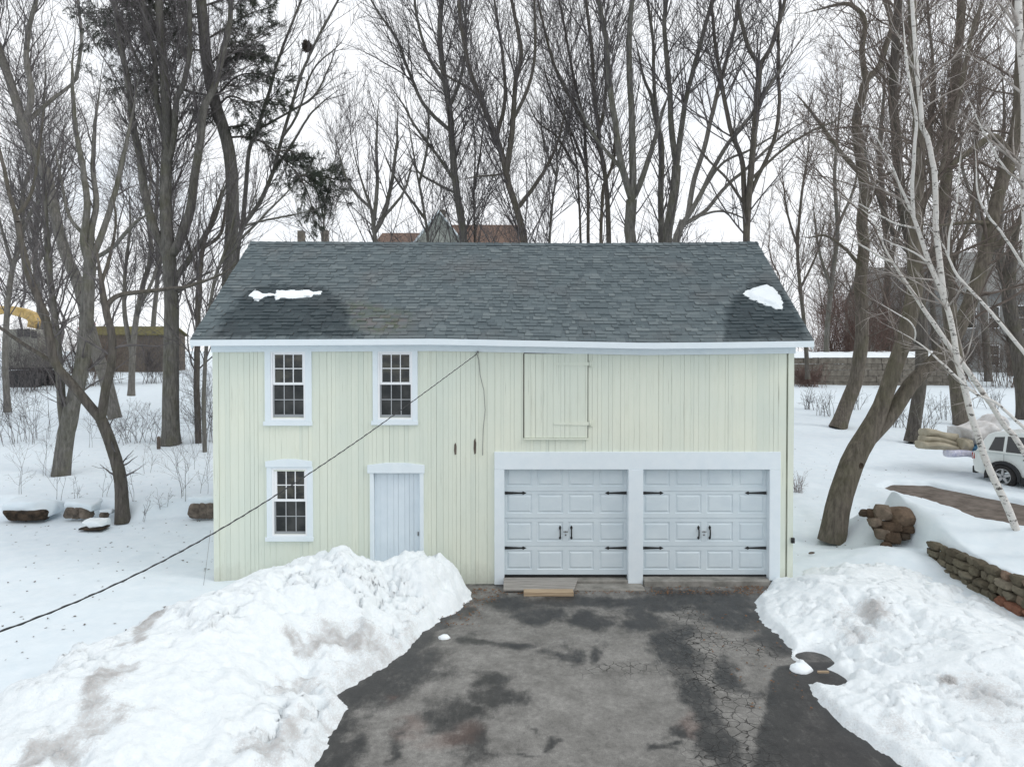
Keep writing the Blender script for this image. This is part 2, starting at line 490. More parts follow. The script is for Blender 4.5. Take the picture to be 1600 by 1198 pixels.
class MB:
    def __init__(s):
        s.v = []; s.f = []; s.sm = []; s.at = {}

    def add(s, vs, fs, sm=False, **at):
        k = len(s.v)
        s.v += [tuple(map(float, p)) for p in vs]
        s.f += [tuple(i + k for i in q) for q in fs]
        s.sm += [sm] * len(fs)
        for n, val in at.items():
            a = s.at.setdefault(n, {})
            for i in range(len(vs)):
                a[k + i] = val[i] if hasattr(val, '__len__') else val

    def box(s, x0, x1, y0, y1, z0, z1, **at):
        if x0 > x1: x0, x1 = x1, x0
        if y0 > y1: y0, y1 = y1, y0
        if z0 > z1: z0, z1 = z1, z0
        s.add([(x0, y0, z0), (x1, y0, z0), (x1, y1, z0), (x0, y1, z0), (x0, y0, z1), (x1, y0, z1), (x1, y1, z1), (x0, y1, z1)],
              [(0, 3, 2, 1), (4, 5, 6, 7), (0, 1, 5, 4), (1, 2, 6, 5), (2, 3, 7, 6), (3, 0, 4, 7)], **at)

    def prism(s, poly, y0, y1):
        """poly of (x,z) counter-clockwise seen from -y, extruded from y0 (front) to y1"""
        n = len(poly)
        vs = [(x, y0, z) for x, z in poly] + [(x, y1, z) for x, z in poly]
        fs = [tuple(range(n)), tuple(range(2 * n - 1, n - 1, -1))]
        fs += [(i, i + n, (i + 1) % n + n, (i + 1) % n) for i in range(n)]
        s.add(vs, fs)

    def tube(s, path, r, sides=8, caps=True):
        path = np.asarray(path, float)
        K = len(path)
        rr = np.full(K, r) if np.isscalar(r) else np.asarray(r, float)
        v, f = tubes(path[None], rr[None], sides)
        fl = [tuple(q) for q in f]
        if caps:
            fl.append(tuple(range(sides))[::-1]); fl.append(tuple(range((K - 1) * sides, K * sides)))
        s.add(v, fl, True)

    def build(s, name, mat, parent=None, bevel=0.0, smooth_=False):
        off = WL[parent.name] if parent is not None else np.zeros(3)
        me = bpy.data.meshes.new(name)
        me.from_pydata((np.asarray(s.v) - off).tolist(), [], s.f)
        for n, a in s.at.items():
            at = me.attributes.new(n, 'FLOAT', 'POINT')
            arr = np.zeros(len(s.v), np.float32)
            for i, val in a.items(): arr[i] = val
            at.data.foreach_set('value', arr)
        me.polygons.foreach_set('use_smooth', [bool(x) or smooth_ for x in s.sm])
        me.update()
        o = link(name, me, mat, parent)
        if bevel:
            md = o.modifiers.new('bevel', 'BEVEL'); md.width = bevel; md.segments = 1; md.limit_method = 'ANGLE'
        return o


def tubes(pts, rad, sides):
    """pts (N,K,3), rad (N,K) -> vertices and quads of N tapered tubes"""
    Nn, K, _ = pts.shape
    t = np.gradient(pts, axis=1)
    t /= np.linalg.norm(t, axis=2, keepdims=True) + 1e-9
    ref = np.zeros_like(t); ref[..., 0] = 0.31; ref[..., 1] = 0.94; ref[..., 2] = 0.13
    a = np.cross(t, ref); ln = np.linalg.norm(a, axis=2, keepdims=True)
    a = np.where(ln > 1e-3, a / (ln + 1e-9), np.array((1.0, 0, 0)))
    b = np.cross(t, a)
    th = np.arange(sides) * 2 * math.pi / sides
    ring = a[:, :, None, :] * np.cos(th)[None, None, :, None] + b[:, :, None, :] * np.sin(th)[None, None, :, None]
    v = pts[:, :, None, :] + ring * rad[:, :, None, None]
    v = v.reshape(-1, 3)
    n = np.arange(Nn)[:, None, None] * K * sides
    k = np.arange(K - 1)[None, :, None] * sides
    j = np.arange(sides)[None, None, :]; j2 = (j + 1) % sides
    q = np.stack([n + k + j, n + k + j2, n + k + sides + j2, n + k + sides + j], -1).reshape(-1, 4)
    return v, q


def fastmesh(name, v, q, mat, parent=None, smooth_=True, attrs=None):
    """mesh from numpy vertices and quads (n,4) / triangles (n,3)"""
    off = WL[parent.name] if parent is not None else np.zeros(3)
    me = bpy.data.meshes.new(name)
    nv, nf, k = len(v), len(q), q.shape[1]
    me.vertices.add(nv)
    me.vertices.foreach_set('co', np.ascontiguousarray(v - off, np.float32).ravel())
    me.loops.add(nf * k)
    me.loops.foreach_set('vertex_index', np.ascontiguousarray(q, np.int32).ravel())
    me.polygons.add(nf)
    me.polygons.foreach_set('loop_start', np.arange(nf, dtype=np.int32) * k)
    me.polygons.foreach_set('use_smooth', np.full(nf, smooth_))
    for n, a in (attrs or {}).items():
        at = me.attributes.new(n, 'FLOAT', 'POINT')
        at.data.foreach_set('value', np.asarray(a, np.float32).ravel())
    me.update(calc_edges=True)
    return link(name, me, mat, parent)


def gridq(nx, ny):
    i = np.arange(nx - 1)[:, None] * ny; j = np.arange(ny - 1)[None, :]
    a = (i + j)
    return np.stack([a, a + ny, a + ny + 1, a + 1], -1).reshape(-1, 4)
# ------------------------------------------------------------------ terrain
ZD = -0.10                                        # driveway level


def pg(pts, z=ZD):
    return [tuple(PZ(px, py, z)[:2]) for px, py in pts]


DRIVE = pg([(690, 922), (690, 962), (640, 1015), (520, 1095), (500, 1198)]) + [(-2.2, -8.5), (-2.4, -14), (-2.4, -30), (4.9, -30), (4.6, -14), (4.5, -8.5)] + \
    pg([(1440, 1198), (1345, 1110), (1325, 1050), (1300, 1005), (1230, 960), (1212, 922)]) + [(5.2, 0.3), (-1.4, 0.3)]
ROAD = [(10.9, 6.6), (11.6, 7.2), (12.4, 7.1), (12.7, 6.3), (13.3, 4.2), (15.0, -3), (18, -12), (24, -30), (20, -30), (14.2, -12), (11.9, -3), (11.2, 1.3), (11.3, 4.5)]
WELLS = []
FOOT = [(-5.9, 0.05), (5.55, 0.05), (5.55, 5.85), (-5.9, 5.85)]


def T0(x, y):
    """land height without road, drive and fine relief"""
    x = np.asarray(x, float); y = np.asarray(y, float)
    slope = 0.031 * np.clip(y - 6, 0, 105)
    yb = 5.25 + 0.25 * np.sin(x * 0.8) + 0.15 * np.sin(x * 2.1 + 1)
    left = 0.0 + 0.42 * smooth((y - yb) / 0.55) + slope
    right = 0.02 + 0.43 * smooth((y - 2.4) / 4.5) + slope
    wdt = 0.18 + 2.4 * smooth((y - 2.6) / 3.0)
    st = smooth((x - 8.85) / wdt)
    right = right * (1 - st) + (np.maximum(0.52, 0.50 + slope)) * st
    right = right + 0.36 * np.exp(-(((x - 9.9) * 0.75 + (y - 1.2) * 0.66) / 0.9) ** 2) * smooth((x - 8.7) / 0.5) * smooth((12.6 - x) / 1.6) * smooth((3.2 - y) / 1.4) * smooth((y + 3.0) / 2)
    right = right + 0.72 * np.exp(-((x - 8.75) / 0.8) ** 2 - ((y - 2.85) / 0.72) ** 2) + 0.32 * np.exp(-((x - 8.1) / 1.2) ** 2 - ((y - 0.95) / 0.9) ** 2)
    k = smooth((x + 2) / 5.0)
    z = left * (1 - k) + right * k
    z = z + 1.7 * np.exp(-((x + 3) / 16) ** 2 - ((y - 42) / 16) ** 2)
    return z


def T(x, y):
    x = np.asarray(x, float); y = np.asarray(y, float)
    z = T0(x, y)
    near = np.exp(-(np.hypot(x, y) / 45) ** 2)
    z = z + near * (0.03 * (fbm(x * 7, y * 7, 3, 15) - 0.5) * smooth((x - 3) / 3 + .3) + 0.05 * (fbm(x * 3, y * 3, 3, 16) - 0.5) * smooth((x - 3) / 3) + 0.12 * (fbm(x * 0.5, y * 0.5, 4, 3) - 0.5) + 0.035 * (fbm(x * 2.2, y * 2.2, 3, 5) - 0.5)) + (1 - near) * 0.5 * (fbm(x * 0.06, y * 0.06, 3, 11) - 0.5)
    wob = 0.20 * (fbm(x * 1.6, y * 1.6, 4, 21) - 0.5)
    sdv = sdp(x, y, DRIVE) + wob
    z = z * (1 - smooth((sdv + 0.35) / 0.35)) + (ZD - 0.14) * smooth((sdv + 0.35) / 0.35)
    sr = sdp(x, y, ROAD) + wob * 1.4
    z = z + smooth((sr + 1.6) / 1.0) * np.maximum(0.60 - z, 0)
    rr = smooth((sr + 0.3) / 0.3)
    z = z * (1 - rr) + 0.34 * rr
    for wx_, wy_, wr in WELLS:
        z = z - 0.16 * np.exp(-((x - wx_) ** 2 + (y - wy_) ** 2) / (wr * wr))
    sf = sdp(x, y, FOOT)
    z = np.where(sf > 0.1, -0.3, z)
    return z


def G(px, py):
    d = ray(px, py)
    t = np.concatenate([np.arange(6, 60, 0.05), np.arange(60, 300, 0.5)])
    p = np.array(CAM) + d[None] * t[:, None]
    below = p[:, 2] < T0(p[:, 0], p[:, 1])
    i = int(np.argmax(below)) if below.any() else len(t) - 1
    q = p[i].copy(); q[2] = float(T(q[0], q[1]))
    return q


WELLS = [(*G(px, py)[:2], wr) for px, py, wr in ((192, 808, .5), (95, 738, .6), (180, 652, .8), (267, 690, .8), (1300, 838, .6), (1309, 666, .7), (1425, 688, .7), (1505, 662, .8), (236, 570, .8), (205, 632, .6))]


def axis(lo, hi, step, lo2, hi2, g=1.12):
    a = list(np.arange(lo, hi + 1e-6, step))
    s = step; x = a[-1]
    while x < hi2:
        s *= g; x += s; a.append(x)
    s = step; x = a[0]
    while x > lo2:
        s *= g; x -= s; a.insert(0, x)
    return np.array(a)


ax = axis(-13, 17, 0.085, -900, 900)
ay = axis(-8.5, 9, 0.085, -300, 1500)
gx, gy = np.meshgrid(ax, ay, indexing='ij')
gz = T(gx, gy)
dirt = 0.10 * fbm(gx * 0.7, gy * 0.7, 3, 31) + 0.45 * np.exp(-(np.clip(-sdp(gx, gy, ROAD), 0, 9) / 0.25) ** 2) * fbm(gx * 2, gy * 2, 3, 8)
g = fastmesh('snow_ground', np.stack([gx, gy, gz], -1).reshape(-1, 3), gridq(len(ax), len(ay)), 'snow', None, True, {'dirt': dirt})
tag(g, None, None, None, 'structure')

# driveway sheet with placed wet stains, cracks and rust stains
dx = np.arange(-5.2, 6.6, 0.045); dy = np.arange(-9.0, 0.12, 0.045)
x, y = np.meshgrid(dx, dy, indexing='ij')
wx = x + 1.0 * (fbm(x * 1.6, y * 1.6, 6, 41, .6) - 0.5); wy = y + 1.0 * (fbm(x * 1.6, y * 1.6, 6, 47, .6) - 0.5)


def blob(px, py, rx, ry, soft=0.9):
    c = PZ(px, py, ZD)
    k = F / (c[1] + 14)
    ax_, ay_ = rx / k, ry / k * (c[1] + 14) / 4.6
    r = np.hypot((wx - c[0]) / ax_, (wy - c[1]) / ay_)
    return smooth((1.25 - r) / soft)


wet = np.zeros_like(x)
for a in [(960, 940, 260, 16), (850, 962, 62, 17), (1000, 965, 40, 30), (1060, 1010, 45, 55), (1100, 935, 140, 22), (800, 945, 60, 18),
          (1140, 960, 70, 28), (1230, 1000, 60, 40), (650, 1040, 70, 34), (590, 1075, 75, 42), (760, 1060, 40, 26), (775, 1095, 50, 30),
          (715, 1120, 60, 26), (540, 1150, 35, 40), (700, 960, 40, 16), (800, 1006, 50, 12), (880, 1018, 40, 14), (935, 1015, 18, 22),
          (930, 970, 40, 16), (1090, 1095, 45, 60), (1120, 1160, 38, 60), (1150, 1060, 30, 40), (740, 1000, 40, 12),
          (850, 1150, 12, 20), (800, 1175, 35, 8), (720, 1165, 40, 40), (1040, 1165, 26, 8), (620, 1160, 20, 40), (1060, 1145, 25, 14)]:
    wet = np.maximum(wet, blob(*a) * 0.95)
# fresh black strip along the right edge
rp_ = pg([(1330, 1030), (1208, 1040), (1192, 1100), (1172, 1198)]) + [(3.0, -9), (6, -9), (6, -4)]
wet = np.maximum(wet, smooth((sdp(wx * 0.25 + x * 0.75, wy * 0.25 + y * 0.75, rp_) + 0.06) / 0.1))
wet = np.maximum(wet, 0.9 * smooth((0.42 - np.abs(sdp(wx, wy, DRIVE))) / 0.25) * (x < 1))
wet = np.maximum(wet, 0.20 * fbm(x * 0.9, y * 0.9, 5, 57))
crack = np.zeros_like(x)
for a in [(1085, 1000, 60, 40, .9), (1110, 1060, 70, 60, .9), (1130, 1130, 60, 70, .9), (1160, 1010, 120, 16, .9), (980, 1045, 90, 14, .9), (1080, 965, 25, 30, .9), (1140, 1190, 70, 60, .9)]:
    crack = np.maximum(crack, blob(*a))
rust = np.zeros_like(x)
for a in [(700, 1150, 50, 18), (1075, 1135, 24, 20), (650, 1130, 30, 16), (600, 1090, 20, 10)]:
    rust = np.maximum(rust, 0.6 * blob(*a, 1.2))
z = ZD + 0.012 * (fbm(x * 0.8, y * 0.8, 3, 61) - 0.5)
d = fastmesh('driveway', np.stack([x, y, z], -1).reshape(-1, 3), gridq(len(dx), len(dy)), 'asphalt', None, True, {'wet': wet, 'crack': crack, 'rust': rust})
tag(d, None, None, None, 'structure')
mb = MB()
_rc = np.array(ROAD).mean(0)
_rp = [tuple(np.array(q) + 0.35 * (np.array(n_) @ np.array([[0, -1], [1, 0]])) / np.hypot(*n_)) for q, n_ in ((ROAD[i], np.array(ROAD[(i + 1) % len(ROAD)]) - np.array(ROAD[i - 1])) for i in range(len(ROAD)))]
if abs(sdp(np.array(_rp[0][0]), np.array(_rp[0][1]), ROAD)) < 0 or float(sdp(np.array(_rp[3][0]), np.array(_rp[3][1]), ROAD)) > 0:
    _rp = [tuple(2 * np.array(q) - np.array(r)) for q, r in zip(ROAD, _rp)]
mb.add([(a, b, 0.47) for a, b in _rp], [tuple(range(len(_rp)))])
tag(mb.build('side_road', 'road'), None, None, None, 'structure')
mb = MB()
mb.add([(-5, -60, ZD - .01), (7, -60, ZD - .01), (7, -8.98, ZD - .01), (-5, -8.98, ZD - .01)], [(0, 1, 2, 3)])
tag(mb.build('street', 'road'), None, None, None, 'structure')

# ------------------------------------------------------------------ plowed snow piles


def pile(name, label, poly, hfun, dirtfun, res=0.035, seed=3):
    p = np.array(poly)
    X = np.arange(p[:, 0].min() - .3, p[:, 0].max() + .3, res); Y = np.arange(p[:, 1].min() - .3, p[:, 1].max() + .3, res)
    x, y = np.meshgrid(X, Y, indexing='ij')
    wob = 0.30 * (fbm(x * 1.5, y * 1.5, 4, seed + 1) - 0.5) + 0.10 * (fbm(x * 7, y * 7, 3, seed + 2) - 0.5)
    sd = sdp(x, y, poly) + wob
    h, base = hfun(x, y, sd)
    z = base + np.where(sd > 0, h, sd * 0.8 - 0.03)
    di = dirtfun(x, y, sd)
    v = np.stack([x, y, z], -1).reshape(-1, 3)
    q = gridq(len(X), len(Y))
    keep = (sd.reshape(-1)[q] > -0.12).any(1)
    q = q[keep]
    used = np.unique(q); re = np.full(len(v), -1); re[used] = np.arange(len(used))
    o = fastmesh(name, v[used], re[q], 'pile', None, True, {'dirt': di.reshape(-1)[used]})
    return tag(o, label, 'snow pile')


def line_d(x, y, a, b):
    e = np.array(b) - np.array(a); t = np.clip(((x - a[0]) * e[0] + (y - a[1]) * e[1]) / (e @ e), 0, 1)
    return np.hypot(x - a[0] - t * e[0], y - a[1] - t * e[1]), t


PL = pg([(742, 936), (690, 966), (664, 988), (640, 1020), (590, 1052), (530, 1088), (552, 1104), (515, 1150), (503, 1198)]) + \
    [(-2.3, -8.6), (-7.2, -8.6), (-6.9, -6.5), (-6.7, -5.0), (-6.4, -3.6), (-6.0, -1.9), (-5.5, -0.75), (-4.4, -0.22), (-1.7, -0.18), (-0.85, -0.25)]


def hl(x, y, sd):
    lump = fbm(x * 2.0, y * 2.0, 5, 71); fine = fbm(x * 9, y * 9, 4, 73); big = fbm(x * 0.75, y * 0.75, 3, 75)
    crest, t = line_d(x, y, (-3.3, -1.1), (-4.9, -5.4))
    H = 0.25 + 0.84 * np.exp(-(crest / 1.55) ** 2) * (1.0 - 0.36 * t)
    c2, _ = line_d(x, y, (-2.6, -0.95), (-1.35, -0.85))
    H = np.maximum(H, 0.90 * np.exp(-(c2 / 1.0) ** 4) * (1 - .12 * smooth((x + 2.2) / 1.2)))
    c3, _ = line_d(x, y, (-5.6, -2.2), (-6.1, -5.6))
    H = H + 0.16 * np.exp(-(c3 / 0.22) ** 2) * (0.4 + lump)
    h = 0.14 * smooth(sd / 0.16) + (H - 0.14) * smooth(sd / (1.25 - 0.62 * smooth((x + 2.4) / .8) * smooth((y + 2.2) / .8)))
    rough = smooth((fbm(x * 0.55, y * 0.55, 2, 77) - 0.40) / 0.2)
    edge_ = smooth((1.1 - sd) / 0.8)
    rough = np.clip(0.50 + 0.6 * rough + 0.7 * edge_, 0, 1.4)
    clod = np.abs(fbm(x * 3.4, y * 3.4, 4, 85) - 0.5) * 2
    h = h + 0.15 * (0.25 - clod) * rough * smooth(sd / 0.3)
    rough = rough * (1 - 0.45 * np.exp(-(c2 / 0.8) ** 2))
    h = h + (0.42 * (lump - 0.5) * rough + 0.30 * (big - 0.5)) * smooth(sd / 0.6) + 0.07 * (fine - 0.5) * smooth(sd / 0.15) * rough
    # chunky cornices in the dirty shelves
    ch = np.abs(fbm(x * 3.3, y * 3.3, 4, 79) - 0.5)
    h = h - 0.13 * smooth((0.05 - ch) / 0.05) * smooth(sd / 0.5) * smooth((big - 0.5) / 0.15) * rough
    return h, ZD + 0.0 * x


def dl(x, y, sd):
    lump = fbm(x * 2.0, y * 2.0, 5, 71)
    d = 0.5 * smooth((0.7 - sd) / 0.6) * smooth((fbm(x * .9, y * .9, 3, 83) - 0.30) / 0.25) * smooth((x + 3.2) / .5) * smooth((-1.5 - y) / .6)
    xw = x + 0.5 * (fbm(x * 2.3, y * 2.3, 5, 111, .6) - .5); yw = y + 0.5 * (fbm(x * 2.3, y * 2.3, 5, 117, .6) - .5)
    pm = 0.35 + 1.1 * smooth((fbm(x * 2.6, y * 2.6, 4, 121) - .36) / .22)
    for a, b, z_, wd, k in (((440, 1045), (515, 1002), .45, .30, 1.15), ((530, 1012), (650, 990), .28, .26, .75), ((470, 1000), (560, 985), .5, .16, 1.1), ((340, 1190), (440, 1120), .45, .22, .9), ((430, 1112), (545, 1102), .3, .18, .7),
                        ((180, 1085), (250, 985), .5, .11, 1.3), ((112, 1180), (178, 1085), .45, .13, 1.0), ((50, 1195), (178, 1148), .42, .16, 1.3), ((285, 948), (335, 930), .55, .10, 1.2), ((250, 985), (285, 962), .5, .09, 1.0), ((250, 1120), (300, 1110), .5, .12, .6)):
        a = PZ(*a, ZD + z_)[:2]; b = PZ(*b, ZD + z_)[:2]
        q, _ = line_d(xw, yw, a, b)
        d = np.maximum(d, 0.62 * k * pm * np.exp(-(q / (wd * 1.5)) ** 2))
    fine = fbm(x * 7, y * 7, 4, 73)
    return np.minimum(d, 0.8) * (0.25 + 0.7 * lump + 0.8 * fine)


pile('snow_pile', 'big plowed snow pile heaped against the barn in front of the narrow white door', PL, hl, dl)

PR = pg([(1240, 900), (1205, 915), (1177, 940), (1186, 968), (1232, 1016), (1262, 1075), (1300, 1128), (1365, 1170), (1412, 1198)]) + \
    [(4.7, -8.6), (9.2, -8.6), (8.75, -4.0), (8.62, -0.5), (8.3, 0.9), (7.2, 1.3), (5.7, 0.5), (5.6, 0.0)]
H1, H2 = PZ(1272, 1030, ZD), PZ(1288, 1060, ZD)


def hr(x, y, sd):
    lump = fbm(x * 1.6, y * 1.6, 5, 91); fine = fbm(x * 8, y * 8, 4, 93); big = fbm(x * 0.7, y * 0.7, 3, 95)
    c1, t = line_d(x, y, (6.2, -0.9), (7.2, -6.5))
    H = 0.24 + 0.26 * np.exp(-(c1 / 1.2) ** 2)
    h = 0.13 * smooth(sd / 0.14) + (H - 0.13) * smooth(sd / 1.2)
    clod = np.abs(fbm(x * 3.0, y * 3.0, 4, 87) - 0.5) * 2
    rr_ = np.clip(0.25 + 1.3 * smooth((fbm(x * 0.8, y * 0.8, 3, 88) - 0.38) / 0.25), 0, 1.3)
    h = h + 0.13 * (0.25 - clod) * smooth(sd / 0.3) * rr_
    h = h + (0.19 * (lump - 0.5) * rr_ + 0.36 * (big - 0.5)) * smooth(sd / 0.7) + 0.045 * (fine - 0.5) * smooth(sd / 0.15) * rr_
    ch = np.abs(fbm(x * 2.6, y * 2.6, 4, 99) - 0.5)
    h = h - 0.06 * smooth((0.05 - ch) / 0.05) * smooth(sd / 0.6)
    w1 = 0.12 * (fbm(x * 3, y * 3, 3, 101) - 0.5)
    for hc, rx, ry in ((H1, .26, .30), (H2, .30, .34)):
        r = np.hypot((x - hc[0]) / rx, (y - hc[1]) / ry) + w1 * 2
        h = h * smooth((r - 0.75) / 0.7) - 0.08 * (1 - smooth((r - 0.75) / 0.4))
    return h, ZD + 0.0 * x


def dr(x, y, sd):
    lump = fbm(x * 1.6, y * 1.6, 5, 91)
    d = 0.42 * smooth((0.42 - sd) / 0.4) * (y < -3.4)
    for px, py, r, k in ((1365, 965, .32, .75), (1340, 985, .4, .45), (1480, 1066, .12, 1.0), (1540, 1090, .45, .5), (1240, 1000, .15, .35), (1320, 960, .3, .4), (1400, 1120, .35, .35), (1590, 1140, .4, .35)):
        c = PZ(px, py, 0.2)
        d = np.maximum(d, 1.6 * k * np.exp(-(np.hypot(x - c[0], (y - c[1]) * 0.8) / r) ** 2))
    return d * (0.5 + 0.8 * lump)


pile('snow_pile', 'low plowed snow pile along the right edge of the driveway below the stone wall', PR, hr, dr)


def lumps(name, label, px, py, r, seed, group=None):
    c = PZ(px, py, ZD)
    bm = bmesh.new(); bmesh.ops.create_icosphere(bm, subdivisions=4, radius=1)
    for v in bm.verts:
        n = v.co.copy()
        k = 0.75 + 0.6 * float(fbm(np.array(n.x * 1.4 + seed), np.array(n.y * 1.4 + n.z * 1.1), 4, seed))
        v.co = Vector((n.x * r * 1.2 * k + c[0], n.y * r * k + c[1], max(-0.02, n.z * r * 0.75 * k) + ZD))
    me = bpy.data.meshes.new(name); bm.to_mesh(me); bm.free()
    me.polygons.foreach_set('use_smooth', [True] * len(me.polygons))
    return tag(link(name, me, 'roofsnow'), label, 'snow lump', group)


lumps('snow_lump', 'fist shaped snow lump beside the round hole at the right pile', 1252, 1046, 0.13, 3)
lumps('snow_lump', 'tiny snow lump alone on the asphalt beside the left pile', 694, 996, 0.07, 5)

# ------------------------------------------------------------------ the barn
BARN = thing('barn', 'pale yellow two storey barn with grey shingle roof and two white garage doors', 'barn', (-0.17, 0, 0))
XL, XR = FX(333.5), FX(1239.5)
DEPTH = 5.85
ZB = -0.16
EY = -0.30
ez_px = [(297, 530.5), (500, 529.5), (680, 528.5), (860, 532), (1010, 535), (1130, 534), (1240, 532.5), (1272, 532)]
rz_px = [(393, 378.5), (700, 380), (900, 381.3), (1100, 380), (1182, 378.5)]
RY = DEPTH / 2
ex = [P(px, py, EY)[0] for px, py in ez_px]; ezv = [P(px, py, EY)[2] for px, py in ez_px]
rx_ = [P(px, py, RY)[0] for px, py in rz_px]; rzv = [P(px, py, RY)[2] for px, py in rz_px]
RX0, RX1 = P(297, 530, EY)[0], P(1272, 530, EY)[0]


def ZE(x): return np.interp(x, ex, ezv)


def ZR(x): return np.interp(x, rx_, rzv)


SL = math.hypot(RY - EY, float(np.mean(rzv)) - float(np.mean(ezv)))


def RS(x, s, h=0.0):
    """point on the front roof slope: x along the eave, s metres up the slope, h above it"""
    t = s / SL
    z = ZE(x) * (1 - t) + ZR(x) * t
    y = EY + (RY - EY) * t
    return np.array((x, y - h * 0.58, z + h * 0.81))


def R2P(px, py):
    """photo pixel -> (x, s) on the front slope"""
    d = ray(px, py)
    lo, hi = 10.0, 24.0
    for _ in range(40):
        mid = (lo + hi) / 2
        p = np.array(CAM) + d * mid
        t = (p[1] - EY) / (RY - EY)
        zz = ZE(p[0]) * (1 - t) + ZR(p[0]) * t
        if p[2] > zz: lo = mid
        else: hi = mid
    p = np.array(CAM) + d * hi
    return p[0], (p[1] - EY) / (RY - EY) * SL


rng = random.Random(5)
# --- front wall as vertical boards with real gaps, cut round the openings
W1 = (415, 549, 488, 658); W2 = (584, 548, 652, 658); W3 = (418, 728, 489, 838)
DOOR = (576, 733, 662, 915)
GAR = (772, 705, 1220, 915)
HATCH = (818, 550, 918, 686)
holes = []
for px0, py0, px1, py1, m_ in ((W1[0] + 8, W1[1], W1[2] - 8, 652, 0), (W2[0] + 8, W2[1], W2[2] - 8, 652, 0), (W3[0] + 8, W3[1] + 8, W3[2] - 8, 834, 0), (582, 738, 658, 930, 0), (785, 725, 1208, 930, 0)):
    holes.append((FX(px0), FX(px1), FZ(py1), FZ(py0)))
ZT = max(ezv) + 0.02
front = MB(); back = MB()
x = XL + 0.115
bounds = [x]
while x < XR - 0.13:
    x += rng.choice([0.06, 0.08, 0.09, 0.11, 0.125, 0.14, 0.16]) * rng.uniform(0.92, 1.08)
    bounds.append(min(x, XR - 0.115))


def spans(x0, x1):
    """vertical spans left by the openings for a strip"""
    sp = [(ZB, ZT)]
    for hx0, hx1, hz0, hz1 in holes:
        if x1 > hx0 + 1e-4 and x0 < hx1 - 1e-4:
            ns = []
            for a, b in sp:
                if hz0 > a: ns.append((a, min(b, hz0)))
                if hz1 < b: ns.append((max(a, hz1), b))
            sp = [q for q in ns if q[1] - q[0] > 0.02]
    return sp


def cuts(x0, x1):
    cs = [x0] + sorted(h for hh in holes for h in hh[:2] if x0 + 0.004 < h < x1 - 0.004) + [x1]
    return [(cs[i], cs[i + 1]) for i in range(len(cs) - 1) if cs[i + 1] - cs[i] > 1e-4]


for a, b in zip(bounds[:-1], bounds[1:]):
    if b - a < 0.03: continue
    gap = rng.choice([0.0004, 0.0006, 0.0008, 0.0012, 0.0015, 0.002, 0.003])
    off = rng.uniform(-0.0035, 0.0035)
    tone = rng.random() ** 2 * 0.6 * (0.4 + 0.6 * rng.random())
    for c0, c1 in cuts(a + gap, b - gap):
        for z0, z1 in spans(c0, c1):
            front.box(c0, c1, off, 0.022, z0, z1, tone=tone)
for c0, c1 in ((XL, XL + 0.112), (XR - 0.112, XR)):
    front.box(c0, c1, -0.014, 0.022, ZB, ZT, tone=0.1)
fw = front.build('front_wall', 'siding', BARN)
allx = sorted(set([XL, XR] + [h for hh in holes for h in hh[:2]]))
for a, b in zip(allx[:-1], allx[1:]):
    for z0, z1 in spans(a, b):
        back.box(a, b, 0.024, 0.16, z0, z1)
back.build('wall_backing', 'groove', BARN)
for xs, name in ((XL, 'side_wall'), (XR - 0.14, 'side_wall')):
    mb = MB()
    zt = float(np.mean(ezv)) - 0.08; zr = float(np.mean(rzv)) - 0.12
    mb.add([(xs, 0.165, ZB - .3), (xs + .14, 0.165, ZB - .3), (xs + .14, 0.165, zt + 0.1), (xs, 0.165, zt + 0.1), (xs, RY, zr), (xs + .14, RY, zr),
            (xs, DEPTH, ZB - .3), (xs + .14, DEPTH, ZB - .3), (xs + .14, DEPTH, zt), (xs, DEPTH, zt)],
           [(0, 1, 2, 3), (0, 3, 4, 9, 6), (1, 7, 8, 5, 2), (3, 2, 5, 4), (4, 5, 8, 9), (6, 9, 8, 7), (0, 6, 7, 1)], tone=0.2)
    mb.build(name, 'siding', BARN)
mb = MB(); mb.box(XL + .142, XR - .142, DEPTH - .15, DEPTH - 0.004, ZB - .3, float(np.mean(ezv)) - .1, tone=0.2)
mb.build('back_wall', 'siding', BARN)

